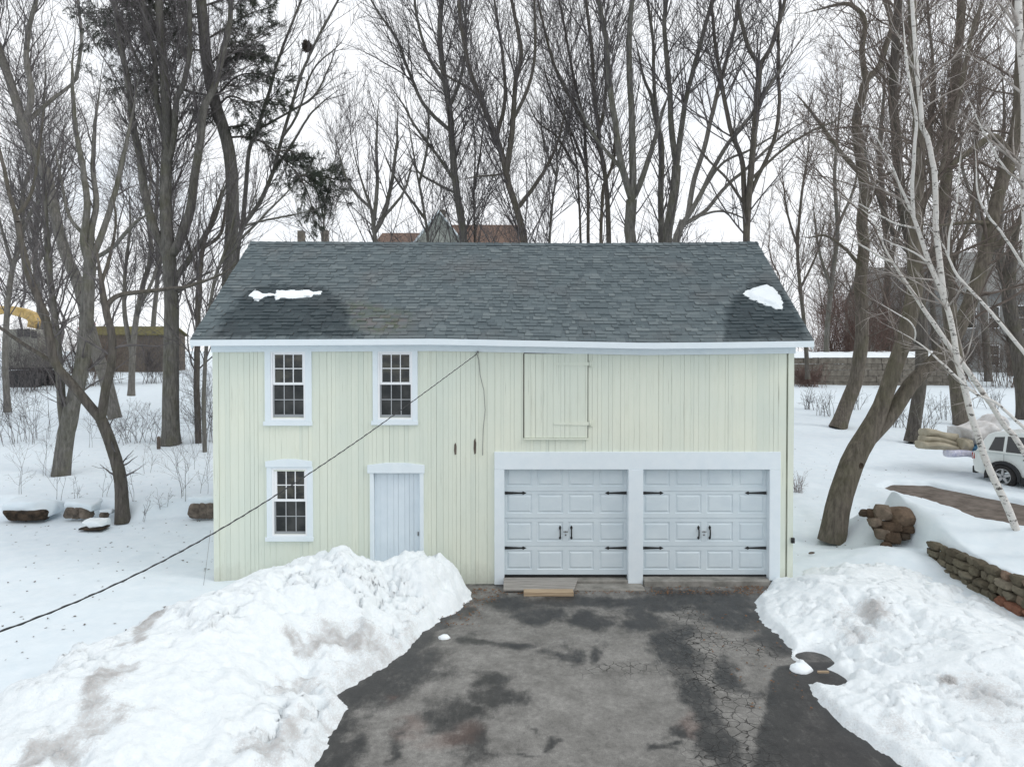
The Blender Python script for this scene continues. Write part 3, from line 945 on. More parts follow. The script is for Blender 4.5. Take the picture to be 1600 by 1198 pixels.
# --- roof: individual laminated shingles with butt thickness
n_c = 34
expo = SL / n_c
vs = []; tone = []; wetv = []; mossv = []
wetpoly = [[R2P(*p) for p in q] for q in (
    [(330, 528), (352, 490), (380, 458), (400, 448), (440, 445), (505, 447), (530, 462), (548, 485), (545, 505), (560, 520), (600, 527)],
    [(1128, 534), (1130, 505), (1134, 480), (1150, 462), (1168, 443), (1200, 436), (1222, 456), (1246, 490), (1266, 532)])]
mosspoly = [R2P(*p) for p in [(530, 470), (560, 468), (640, 485), (655, 520), (590, 527), (545, 515)]]
nr = np.random.default_rng(3)
for c in range(n_c):
    x = RX0 - rng.uniform(0, 0.25)
    while x < RX1:
        wd = rng.choice([0.07, 0.10, 0.13, 0.16, 0.19, 0.24]) * rng.uniform(.9, 1.1)
        x0, x1 = max(x, RX0), min(x + wd, RX1)
        x += wd
        if x1 - x0 < 0.01: continue
        h = rng.choice([0.007, 0.015, 0.025]) + rng.uniform(-.001, .001)
        j = rng.uniform(-0.012, 0.008)
        s0 = c * expo + j; s1 = min((c + 1) * expo + 0.03, SL)
        e = 0.0012
        vs += [RS(x0 + e, s0, h), RS(x1 - e, s0, h), RS(x1 - e, s1, 0.003), RS(x0 + e, s1, 0.003), RS(x0 + e, s0, -0.004), RS(x1 - e, s0, -0.004)]
        tn = min(1, max(0, rng.gauss(0.46, 0.16) + (0.12 if h > .015 else -0.05)))
        tone += [tn] * 6
        for (xx, ss) in ((x0, s0), (x1, s0), (x1, s1), (x0, s1), (x0, s0), (x1, s0)):
            wq = max(float(sdp(np.array(xx), np.array(ss), q)) for q in wetpoly)
            wetv.append(float(smooth((wq + 0.18) / 0.4)))
            mq = float(sdp(np.array(xx), np.array(ss), mosspoly))
            mossv.append(float(smooth((mq + 0.1) / 0.4)) * (0.3 + 0.7 * ((tn * 7.3) % 1)))
v = np.array(vs); k = np.arange(len(v) // 6)[:, None] * 6
q = np.concatenate([k + np.array([[0, 1, 2, 3]]), k + np.array([[4, 5, 1, 0]]), k + np.array([[4, 0, 3, 3]])[:, [0, 1, 2, 3]]])[: 2 * len(k)]
roof = fastmesh('roof', v, q, 'shingle', BARN, False, {'tone': tone, 'wet': wetv, 'moss': mossv})
xs = np.linspace(RX0, RX1, 40)


def strip(name, mat, prof, parent=BARN, attrs=None, bevel=0):
    """sweep a closed profile (list of functions x -> (y, z)) along the sagging eave"""
    rows = np.array([[np.array((xx, *p(xx))) for p in prof] for xx in xs])
    n = len(prof); mb = MB()
    v = rows.reshape(-1, 3)
    fs = []
    for i in range(len(xs) - 1):
        for j in range(n):
            fs.append((i * n + j, i * n + (j + 1) % n, (i + 1) * n + (j + 1) % n, (i + 1) * n + j))
    fs.append(tuple(range(n))[::-1]); fs.append(tuple(range((len(xs) - 1) * n, len(xs) * n)))
    mb.add(v, fs, **(attrs or {}))
    return mb.build(name, mat, parent, bevel)


def rsz(x, s, h):
    p = RS(x, s, h); return (p[1], p[2])


strip('roof_deck', 'wooddark', [lambda x: rsz(x, 0.03, -0.03), lambda x: rsz(x, SL, -0.03), lambda x: rsz(x, SL, -0.006), lambda x: rsz(x, 0.03, -0.006)])
by = DEPTH - EY


def back_(x, t, h):
    return (RY + (by - RY) * t, ZR(x) * (1 - t) + (ZE(x)) * t + h)


strip('back_roof', 'shingle', [lambda x: back_(x, 0.0, -.01), lambda x: back_(x, 0.0, -0.05), lambda x: back_(x, 1.0, -0.05), lambda x: back_(x, 1.0, 0.01)], attrs={'tone': 0.5, 'wet': 0.0, 'moss': 0.0})
# ridge caps, one lapping piece after another
mb = MB(); x = RX0
while x < RX1 - 0.01:
    x1 = min(x + 0.2, RX1)
    zz = float(ZR((x + x1) / 2)); tn = rng.random() * .7
    for sgn in (-1, 1):
        mb.add([(x, RY, zz + .026), (x1 + .01, RY, zz + .012), (x1 + .01, RY + sgn * .13, zz - .075), (x, RY + sgn * .13, zz - .060)], [(0, 1, 2, 3) if sgn < 0 else (3, 2, 1, 0)], tone=tn, wet=0.0, moss=0.0)
    x = x1
mb.build('ridge_cap', 'shingle', BARN)
# fascia, soffit and frieze follow the sag
strip('fascia', 'trim', [lambda x: (EY - 0.012, ZE(x) - 0.125), lambda x: (EY + 0.016, ZE(x) - 0.125), lambda x: (EY + 0.016, ZE(x) - 0.006), lambda x: (EY - 0.012, ZE(x) - 0.006)])
strip('soffit', 'trim', [lambda x: (EY + 0.018, ZE(x) - 0.120), lambda x: (-0.035, ZE(x) - 0.120), lambda x: (-0.035, ZE(x) - 0.10), lambda x: (EY + 0.018, ZE(x) - 0.10)])
xs_keep = xs
xs = np.linspace(XL - 0.02, XR + 0.02, 40)
strip('frieze_board', 'trim', [lambda x: (-0.033, ZE(x) - 0.245), lambda x: (-0.0155, ZE(x) - 0.245), lambda x: (-0.0155, ZE(x) - 0.125), lambda x: (-0.033, ZE(x) - 0.125)])
xs = xs_keep
for sx in (RX0 + 0.004, RX1 - 0.034):
    mb = MB()
    for a, b_ in (((0, 0), (1, 0)),):
        pts = []
        for (yy, zz) in ((EY + .02, float(ZE(sx)) - 0.11), (RY, float(ZR(sx)) - 0.12), (by - .02, float(ZE(sx)) - 0.11)):
            pts.append((yy, zz))
        for i in range(2):
            (y0, z0), (y1, z1) = pts[i], pts[i + 1]
            mb.add([(sx, y0, z0 - .06), (sx, y1, z1 - .06), (sx, y1, z1 + .065), (sx, y0, z0 + .065), (sx + .03, y0, z0 - .06), (sx + .03, y1, z1 - .06), (sx + .03, y1, z1 + .065), (sx + .03, y0, z0 + .065)],
                   [(0, 3, 2, 1), (4, 5, 6, 7), (0, 1, 5, 4), (3, 7, 6, 2), (0, 4, 7, 3), (1, 2, 6, 5)])
    mb.build('rake_board', 'trim', BARN)


# --- windows
def window(casing, frame, up, low, cap=None, label=None):
    X0, X1 = FX(casing[0]), FX(casing[2]); Z1, Z0 = FZ(casing[1]), FZ(casing[3])
    fx0, fx1, fz1, fz0 = FX(frame[0]), FX(frame[2]), FZ(frame[1]), FZ(frame[3])
    yc = -0.030
    mb = MB()
    mb.box(X0, fx0, yc, 0.02, Z0, Z1); mb.box(fx1, X1, yc, 0.02, Z0, Z1)
    mb.box(fx0, fx1, yc, 0.02, fz1, Z1)
    mb.box(fx0, fx1, yc, 0.02, Z0, fz0)
    wroot = mb.build('window', 'trim', BARN, 0.003)
    if label: wroot['label'] = label
    if cap:
        mb = MB(); c0, c1, t, bt = FX(cap[0]), FX(cap[2]), FZ(cap[1]), FZ(cap[3])
        xm = (c0 + c1) / 2
        mb.prism([(c0, bt), (c1, bt), (c1, t - .045), (xm + .12, t), (xm - .12, t), (c0, t - .045)], -0.048, 0.018)
        mb.build('header', 'trim', wroot, 0.003)
    mb = MB(); mb.box(X0 - .025, X1 + .01, -0.062, 0.018, FZ(casing[3] + 6.5), Z0)
    mb.build('sill', 'trim', wroot, 0.004)
    # vinyl frame ring
    mb = MB(); t = 0.035; y0, y1 = -0.018, 0.06
    mb.box(fx0, fx0 + t, y0, y1, fz0, fz1); mb.box(fx1 - t, fx1, y0, y1, fz0, fz1)
    mb.box(fx0 + t, fx1 - t, y0, y1, fz1 - t, fz1); mb.box(fx0 + t, fx1 - t, y0, y1, fz0, fz0 + t)
    mb.build('frame', 'vinyl', wroot, 0.002)
    for (s, gm, sm_, yy, tk, name) in ((up, 'glass', 'vinyl', 0.004, 0.033, 'upper_sash'), (low, 'screen', 'sashgrey', 0.022, 0.028, 'lower_sash')):
        a, b_, t1, t0 = FX(s[0]), FX(s[2]), FZ(s[1]), FZ(s[3])
        mb = MB(); o = 0.045
        a0, b0 = fx0 + 0.036, fx1 - 0.036
        zt_ = (fz1 - 0.036) if name == 'upper_sash' else (FZ(up[3]) - 0.05)
        zb_ = (FZ(up[3]) - 0.048) if name == 'upper_sash' else (fz0 + 0.036)
        mb.box(a0, a, yy, yy + .03, zb_, zt_); mb.box(b_, b0, yy, yy + .03, zb_, zt_)
        mb.box(a, b_, yy, yy + .03, t1, zt_); mb.box(a, b_, yy, yy + .03, zb_, t0)
        sash = mb.build(name, sm_, wroot)
        mb = MB(); wd = 0.0085 if sm_ == 'vinyl' else 0.007
        for k in (1, 2):
            xx = a + (b_ - a) * k / 3
            mb.box(xx - wd, xx + wd, yy + .006, yy + .02, t0, t1)
        zz = (t0 + t1) / 2
        for k in range(3):
            xa, xb = a + (b_ - a) * k / 3 + (wd if k else 0), a + (b_ - a) * (k + 1) / 3 - (wd if k < 2 else 0)
            mb.box(xa, xb, yy + .006, yy + .02, zz - wd, zz + wd)
        mb.build('muntin', 'vinyl' if sm_ == 'vinyl' else 'muntingrey', wroot)
        mb = MB(); mb.add([(a, yy + .024, t0), (b_, yy + .024, t0), (b_, yy + .024, t1), (a, yy + .024, t1)], [(0, 1, 2, 3)])
        mb.build('pane', gm, wroot)


window((415, 547, 488, 658), (424, 549, 478, 656), (430, 554, 473, 597.5), (428.5, 601.5, 474.5, 647.5))
window((583, 547, 653, 657), (591, 549, 645, 655.5), (597.5, 554, 640, 597), (596, 600.5, 642, 648))
window((417, 729, 489, 838), (425, 731, 480, 837), (432.5, 736, 475, 779.5), (430, 783, 477, 830.5), cap=(415.5, 716.5, 488, 729))

# --- entry door
mb = MB()
d0, d1, dt = FX(584), FX(656), FZ(738.5)
mb.box(FX(578), d0, -0.028, 0.10, ZB, dt); mb.box(d1, FX(662), -0.028, 0.10, ZB, dt)
dr_ = mb.build('door_frame', 'trim', BARN, 0.004)
c0, c1 = FX(574.5), FX(663.5); xm = (c0 + c1) / 2
mb = MB(); mb.prism([(c0, dt), (c1, dt), (c1, FZ(726)), (xm + .2, FZ(722.5)), (xm - .2, FZ(722.5)), (c0, FZ(726))], -0.045, 0.02)
mb.build('header', 'trim', dr_, 0.004)
mb = MB(); x = d0 + .004
while x < d1 - 0.02:
    x1 = min(x + rng.choice([.09, .11, .13, .14]), d1 - .004)
    if d1 - x1 < .05: x1 = d1 - .004
    mb.box(x, x1 - rng.choice([.0012, .003, .004]), 0.065 + rng.uniform(-.003, .003), 0.10, ZB, dt - .004)
    x = x1
mb.box(d0, d1, 0.102, 0.12, ZB, dt)
edoor = mb.build('door', 'door', BARN)
mb = MB(); zc = FZ(834); mb.box(d1 - .055, d1 - .03, 0.045, 0.064, zc - .05, zc + .03); mb.tube([(d1 - .042, 0.05, zc), (d1 - .042, 0.03, zc)], 0.012, 8)
mb.build('latch', 'iron', edoor)

# --- loft hatch
h0, h1, hz1, hz0 = FX(818.5), FX(918.5), FZ(551), FZ(685)
mb = MB(); x = h0 + .01
mb.box(h0 - .006, h1 + .006, -0.0052, -0.0045, hz0 - .004, hz1 - .03, tone=1.0)
while x < h1 - .02:
    x1 = min(x + rng.choice([.08, .1, .12, .15]), h1 - .008)
    if h1 - x1 < .04: x1 = h1 - .008
    mb.box(x, x1 - rng.choice([.002, .003, .006]), -0.024 + rng.uniform(-.003, .003), -0.0065, hz0 + .02, hz1 - .02, tone=rng.random() * .3)
    x = x1
hatch = mb.build('loft_hatch', 'siding', BARN)
mb = MB(); mb.box(h0 - .004, h1 + .006, -0.012, -0.0056, hz1 - .018, hz1 + .012); mb.box(h0 - .010, h0 + .008, -0.012, -0.0056, hz0 + .014, hz1 - .02)
mb.box(h1 - .008, h1 + .004, -0.012, -0.0056, hz0 + .014, hz1 - .02)
mb.build('gap', 'earth', hatch)
for zz in (FZ(568.5), FZ(661.5)):
    mb = MB(); a, b_ = FX(865), FX(920)
    mb.prism([(a, zz - .012), (a + .03, zz - .022), (b_, zz - .034), (b_, zz + .034), (a + .03, zz + .022), (a, zz + .012)], -0.036, -0.027)
    mb.tube([(b_ + .02, -0.035, zz - .06), (b_ + .02, -0.035, zz + .06)], 0.016, 8)
    mb.box(b_ + .036, b_ + .085, -0.022, -0.0045, zz - .06, zz + .06)
    for i in range(len(mb.v)): mb.at.setdefault('tone', {})[i] = 0.0
    mb.build('strap_hinge', 'siding', hatch)
mb = MB(); mb.box(h0, h1 + .005, -0.052, -0.0045, hz0 - .018, hz0 + .012, tone=0.0); mb.build('drip_ledge', 'siding', hatch)

# --- garage surround and doors
yf = -0.036
g0, g1 = FX(772.5), FX(1219); pz = FZ(705.5)
A0, A1, B0, B1 = FX(788), FX(981.5), FX(1004.5), FX(1202)
lz = FZ(733)
bt = FZ(916)
mb = MB()
mb.box(g0, g1, yf, 0.155, lz, pz)
mb.box(g0, A0, yf, 0.155, bt, lz - .001); mb.box(A1, B0, yf - .012, 0.155, FZ(918), lz - .001); mb.box(B1, g1, yf, 0.155, FZ(906), lz - .001)
gs = mb.build('garage_surround', 'trim', BARN, 0.006)


def garage_door(X0, X1, lab):
    zb, zt = FZ(900.5), lz + .05
    lines = [FZ(900.5), FZ(856), FZ(812), FZ(769.5), zt]
    yd = 0.125
    mb = MB(); mb.box(X0 - .03, X1 + .03, yd + .03, yd + .05, zb, zt)
    n = 4; side = 0.04; gapx = 0.105
    for k in range(4):
        z0, z1 = lines[k] + .004, lines[k + 1] - .004
        H = FZ(856) - FZ(900.5)
        pz0, pz1 = z0 + 0.10, z0 + H - 0.085
        if k == 3: pz1 = min(pz1, zt - .02)
        wpan = (X1 - X0 - 2 * side - 3 * gapx) / 4
        px = [X0 + side + i * (wpan + gapx) for i in range(4)]
        # flat field round the panels
        mb.add([(X0 - .03, yd, z0), (X1 + .03, yd, z0), (X1 + .03, yd, pz0), (X0 - .03, yd, pz0)], [(0, 1, 2, 3)])
        mb.add([(X0 - .03, yd, pz1), (X1 + .03, yd, pz1), (X1 + .03, yd, z1), (X0 - .03, yd, z1)], [(0, 1, 2, 3)])
        mb.add([(X0 - .03, yd, z1), (X1 + .03, yd, z1), (X1 + .03, yd + .03, z1 + .006), (X0 - .03, yd + .03, z1 + .006)], [(0, 1, 2, 3)])
        mb.add([(X0 - .03, yd + .03, z0 - .006), (X1 + .03, yd + .03, z0 - .006), (X1 + .03, yd, z0), (X0 - .03, yd, z0)], [(0, 1, 2, 3)])
        ed = [X0 - .03] + [e for p in px for e in (p, p + wpan)] + [X1 + .03]
        for i in range(0, len(ed), 2):
            mb.add([(ed[i], yd, pz0), (ed[i + 1], yd, pz0), (ed[i + 1], yd, pz1), (ed[i], yd, pz1)], [(0, 1, 2, 3)])
        for p in px:
            L = [(0, 0), (0.012, 0.013), (0.026, 0.013), (0.055, -0.002)]
            rings = []
            for ins, dep in L:
                rings.append([(p + ins, yd + dep, pz0 + ins), (p + wpan - ins, yd + dep, pz0 + ins), (p + wpan - ins, yd + dep, pz1 - ins), (p + ins, yd + dep, pz1 - ins)])
            vs = [v for r_ in rings for v in r_]
            fs = []
            for r_ in range(3):
                for j in range(4):
                    fs.append((r_ * 4 + j, r_ * 4 + (j + 1) % 4, r_ * 4 + 4 + (j + 1) % 4, r_ * 4 + 4 + j))
            fs.append((12, 13, 14, 15))
            mb.add(vs, fs)
    gd = mb.build('garage_door', 'gdoor', BARN)
    if lab: gd['label'] = lab
    for zz in (lines[3] - .03, lines[1] - .03):
        for sgn, xe in ((1, X0 + .01), (-1, X1 - .01)):
            mb = MB(); L = 0.43; y0, y1 = yd - .012, yd - .003
            q = [(0, -.028), (L * .80, -.014), (L * .84, -.034), (L, 0), (L * .84, .034), (L * .80, .014), (0, .028)]
            poly = [(xe + sgn * a, zz + c) for a, c in q]
            if sgn < 0: poly = poly[::-1]
            mb.prism(poly, y0, y1)
            mb.build('strap_hinge', 'black', gd)
    xm = (X0 + X1) / 2; zm = FZ(834.5)
    for s in (-1, 1):
        xx = xm + s * 0.112; mb = MB()
        mb.tube([(xx, yd - .01, zm + .09), (xx, yd - .045, zm + .075), (xx, yd - .05, zm), (xx, yd - .045, zm - .075), (xx, yd - .01, zm - .09)], [.012, .013, .014, .013, .012], 8)
        for e, t in ((zm + .10, .05), (zm - .10, .035)):
            mb.prism([(xx - .02, e - t * .4), (xx, e - t), (xx + .02, e - t * .4), (xx + .024, e + t * .3), (xx, e + t), (xx - .024, e + t * .3)], yd - .012, yd - .003)
        mb.build('pull_handle', 'black', gd)
    mb = MB(); mb.tube([(xm, yd - .03, zm + .025), (xm, yd - .001, zm + .025)], .014, 10); mb.box(xm - .045, xm + .045, yd - .026, yd - .016, zm + .018, zm + .032)
    mb.build('lock', 'iron', gd)
    mb = MB(); mb.tube([(xm, yd - .012, zm - .045), (xm, yd - .001, zm - .045)], .016, 10); mb.build('keyhole', 'iron', gd)
    mb = MB(); mb.box(X0, X1, yd - .004, yd + .028, zb - .028, zb - .002); mb.build('bottom_seal', 'plastic', gd)


garage_door(A0, A1, None)
garage_door(B0, B1, None)
mb = MB(); mb.box(A0 + .3, B0 - 0.02, -0.42, -0.05, ZD - .2, ZD + 0.035); mb.box(A0, A1, -0.048, 0.3, ZD - .2, FZ(905))
mb.build('apron', 'concrete', BARN, 0.02)
mb = MB(); mb.box(B0 + .01, B1 - .01, -0.16, 0.2, ZD - .2, FZ(903.5)); mb.build('threshold', 'concrete', BARN, 0.012)
# small fittings on the wall
mb = MB(); zc = FZ(843); mb.box(XR - .045, XR + .02, -0.06, -0.0145, zc - .055, zc + .05); mb.box(XR - .035, XR + .01, -0.072, -0.061, zc - .04, zc + .01)
mb.build('outlet_box', 'plastic', BARN, 0.004)
hx, hz = FX(745), FZ(552)
mb = MB(); mb.tube([(hx + .03, -0.002, hz + .03), (hx + .01, -0.06, hz + .02), (hx, -0.11, hz)], .012, 6); mb.tube([(hx + .02, -0.05, hz + .045), (hx + .02, -0.05, hz + .005)], .02, 8)
mb.build('wall_hook', 'iron', BARN)
mb = MB(); mb.tube([P(px, py, -0.02) for px, py in ((745, 553), (748, 562), (750, 585), (756, 610), (758, 640), (755, 670), (754, 700), (754, 711))], .006, 5)
mb.build('wall_wire', 'iron', BARN)
for px, py, hh_ in ((711.5, 701, .12), (742, 697, .16)):
    mb = MB(); xx, zz = FX(px), FZ(py); mb.prism([(xx - .012, zz - hh_), (xx + .02, zz - hh_ * .9), (xx + .026, zz + hh_ * .4), (xx + .006, zz + hh_), (xx - .02, zz + hh_ * .7), (xx - .026, zz - hh_ * .3)], -0.0068, 0.0)
    mb.build('bare_wood_patch', 'wooddark', BARN)


# ------------------------------------------------------------------ snow left on the roof
def roof_snow(label, pts, hmax, seed):
    poly = np.array([R2P(*p) for p in pts])
    X = np.arange(poly[:, 0].min() - .05, poly[:, 0].max() + .05, .012); S = np.arange(poly[:, 1].min() - .05, poly[:, 1].max() + .05, .012)
    x, s = np.meshgrid(X, S, indexing='ij')
    sd = sdp(x, s, poly) + 0.07 * (fbm(x * 11, s * 11, 4, seed) - 0.5)
    h = np.where(sd > 0, 0.02 + hmax * smooth(sd / 0.16) * (0.7 + 0.6 * fbm(x * 5, s * 5, 3, seed + 1)), sd * 1.5)
    pts3 = np.array([RS(a, b, c) for a, b, c in zip(x.ravel(), s.ravel(), h.ravel())])
    q = gridq(len(X), len(S)); q = q[(sd.ravel()[q] > -.03).any(1)]
    used = np.unique(q); re = np.full(len(pts3), -1); re[used] = np.arange(len(used))
    o = fastmesh('snow_patch', pts3[used], re[q], 'roofsnow')
    tag(o, label, 'snow patch')


roof_snow('thin ragged strip of snow on the dark wet shingles at the left of the roof', [(389, 463), (394, 457), (399, 452), (403, 456), (410, 459), (430, 460), (432, 455), (455, 454), (484, 454), (490, 457), (503, 456), (501, 460), (490, 461), (487, 464), (470, 466), (455, 468), (440, 466), (431, 469), (428, 463), (414, 464), (404, 471), (397, 470), (395, 466)], 0.025, 3)
roof_snow('rounded thick snow patch on the roof beside its right rake', [(1162, 461), (1164, 456), (1178, 450), (1198, 446), (1208, 450), (1214, 456), (1219, 463), (1223, 472), (1223, 486), (1213, 484), (1206, 480), (1190, 475), (1172, 468)], 0.06, 7)

# ------------------------------------------------------------------ boards by the garage, leaf litter, overhead cable
mb = MB()
a, b_ = FX(787), FX(903)
mb.add([(a, -.52, ZD + .03), (b_ - .12, -.52, ZD + .03), (b_, -.07, ZD + .115), (a - .0, -.07, ZD + .115), (a, -.52, ZD + .065), (b_ - .12, -.52, ZD + .065), (b_, -.07, ZD + .15), (a, -.07, ZD + .15)],
       [(0, 3, 2, 1), (4, 5, 6, 7), (0, 1, 5, 4), (1, 2, 6, 5), (2, 3, 7, 6), (3, 0, 4, 7)])
tag(mb.build('plank', 'woodgrey', None, 0.004), 'grey weathered plank tilted against the sill of the left garage door', 'plank')
p0, p1 = PZ(818, 924, ZD), PZ(895, 926, ZD)
mb = MB(); mb.box(p0[0], p1[0], -0.72, -0.54, ZD + .002, ZD + .085)
tag(mb.build('plank', 'woodtan', None, 0.006), 'shorter tan plank lying on the asphalt before the grey plank', 'plank')

nr = np.random.default_rng(12)


def scatter_quads(name, mat, centres, size, label=None, zoff=0.012):
    n = len(centres)
    ang = nr.random(n) * 6.28; tx = nr.normal(0, .35, n); ty = nr.normal(0, .35, n)
    sc = size * (0.6 + 0.8 * nr.random(n))
    base = np.array([(-1, -.5, 0), (0.2, -.62, 0.1), (1, 0, 0), (0.1, .55, 0.15)])
    c, s = np.cos(ang), np.sin(ang)
    v = np.empty((n, 4, 3))
    for i in range(4):
        bx, byy, bz = base[i]
        v[:, i, 0] = centres[:, 0] + sc * (bx * c - byy * s)
        v[:, i, 1] = centres[:, 1] + sc * (bx * s + byy * c)
        v[:, i, 2] = centres[:, 2] + zoff + sc * np.abs(bx * tx + byy * ty + bz)
    o = fastmesh(name, v.reshape(-1, 3), np.arange(n * 4).reshape(-1, 4), mat, None, False)
    tag(o, label, None, None, 'stuff')
    return o


lc = []
for (a, b_, ya, yb, n) in ((-0.75, -0.2, -1.1, -0.3, 90), (-.4, 5.1, -.62, -0.45, 220), (4.3, 5.3, -.5, -.1, 130), (-1.5, -.5, -2.2, -1.0, 110), (2.6, 5.2, -.7, -.2, 120), (3.0, 4.2, -5, -1.5, 60)):
    for i in range(n):
        lc.append((nr.uniform(a, b_), nr.uniform(ya, yb), ZD + .004))
scatter_quads('fallen_leaves', 'leaf', np.array(lc), 0.022, 'brown dead leaves littered along the foot of the garage doors')
mb = MB()
pts = [P(745, 553, -0.11), P(560, 690, -4.0), P(330, 842, -6.9), P(150, 940, -8.4), P(0, 1013, -9.2)]
e = (pts[-1] - pts[-2]); pts.append(pts[-1] + e * 1.5 + np.array((0, 0, .25))); pts.append(pts[-1] + np.array((-3.2, -9.0, 1.5)))
pa = np.array(pts); tt = np.r_[0, np.cumsum(np.linalg.norm(np.diff(pa, axis=0), axis=1))]
ti = np.linspace(0, tt[-1], 90)
path = np.stack([np.interp(ti, tt, pa[:, i]) for i in range(3)], -1)
for _ in range(60):
    path[1:-1] = path[1:-1] * .5 + (path[:-2] + path[2:]) * .25
mb.tube(path, 0.006, 7)
hel = np.arange(900) * 0.12
ti2 = np.linspace(0, 89, 900)
pp = np.stack([np.interp(ti2, np.arange(90), path[:, i]) for i in range(3)], -1)
pp[:, 0] += np.cos(hel * 5) * 0.006; pp[:, 2] += np.sin(hel * 5) * 0.006
mb.tube(pp, 0.0045, 5)
tag(mb.build('service_cable', 'cable'), 'black twisted overhead cable running from the barn wall down to the left', 'cable')
mb = MB(); mb.tube([P(329, 828, -0.03), P(324, 870, -0.2), P(318, 914, -0.4)], 0.004, 5)
tag(mb.build('cord', 'iron'), 'thin slack cord hanging at the left corner of the barn', 'cord')
# ------------------------------------------------------------------ bare trees


def resample(pts, K):
    p = np.asarray(pts, float)
    # Catmull-Rom through the given points, then even spacing
    q = np.vstack([2 * p[0] - p[1], p, 2 * p[-1] - p[-2]])
    out = []
    for i in range(1, len(q) - 2):
        t = np.linspace(0, 1, 12, endpoint=False)[:, None]
        a, b, c, d = q[i - 1], q[i], q[i + 1], q[i + 2]
        out.append(0.5 * ((2 * b) + (-a + c) * t + (2 * a - 5 * b + 4 * c - d) * t ** 2 + (-a + 3 * b - 3 * c + d) * t ** 3))
    out.append(p[-1:])
    o = np.vstack(out)
    L = np.r_[0, np.cumsum(np.linalg.norm(np.diff(o, axis=0), axis=1))]
    ti = np.linspace(0, L[-1], K)
    return np.stack([np.interp(ti, L, o[:, i]) for i in range(3)], -1), L[-1]


def grow(rg, par, prad, plen, count, tmin, ang, lr, K, r_ratio, rmin, up=0.25, wob=0.16, lmax=9, lmin=0.15, tpow=1.0, flat=0.0, droop=0.0):
    """branches off an array of parent curves par (N,K0,3)"""
    Np, K0, _ = par.shape
    if count < 1: count = 1
    idx = rg.choice(Np, count, p=plen / plen.sum())
    t = tmin + (1 - tmin) * rg.random(count) ** tpow
    f = t * (K0 - 1.001); i0 = f.astype(int); fr = (f - i0)[:, None]
    pos = par[idx, i0] * (1 - fr) + par[idx, i0 + 1] * fr
    tan = par[idx, i0 + 1] - par[idx, i0]
    tan /= np.linalg.norm(tan, axis=1, keepdims=True) + 1e-9
    r0 = prad[idx, i0] * (1 - fr[:, 0]) + prad[idx, i0 + 1] * fr[:, 0]
    rnd = rg.normal(size=(count, 3)); rnd[:, 2] *= 1 - flat
    perp = rnd - (rnd * tan).sum(1, keepdims=True) * tan
    perp /= np.linalg.norm(perp, axis=1, keepdims=True) + 1e-9
    a = np.radians(rg.uniform(*ang, count))[:, None]
    d = tan * np.cos(a) + perp * np.sin(a)
    L = np.clip(plen[idx] * lr * (1.15 - 0.75 * t) * rg.uniform(0.55, 1.35, count), lmin, lmax)
    rs = np.clip(r0 * r_ratio * rg.uniform(0.7, 1.1, count), rmin, None)
    pts = np.empty((count, K, 3)); pts[:, 0] = pos
    st = (L / (K - 1))[:, None]
    for k in range(1, K):
        pts[:, k] = pts[:, k - 1] + d * st
        d = d + rg.normal(0, wob, (count, 3)); d[:, 2] += up / (K - 1) - droop * (k / (K - 1)) ** 2
        d /= np.linalg.norm(d, axis=1, keepdims=True)
    kk = np.linspace(0, 1, K)[None]
    rad = rs[:, None] * (1 - kk) + np.minimum(rs, rmin)[:, None] * kk * 0.75
    return pts, rad, L


def pack(sets):
    vs = []; qs = []; n = 0
    for pts, rad, s in sets:
        v, q = tubes(pts, rad, s)
        vs.append(v); qs.append(q + n); n += len(v)
    return np.vstack(vs), np.vstack(qs)


TREE_N = [0]
LASTC = []


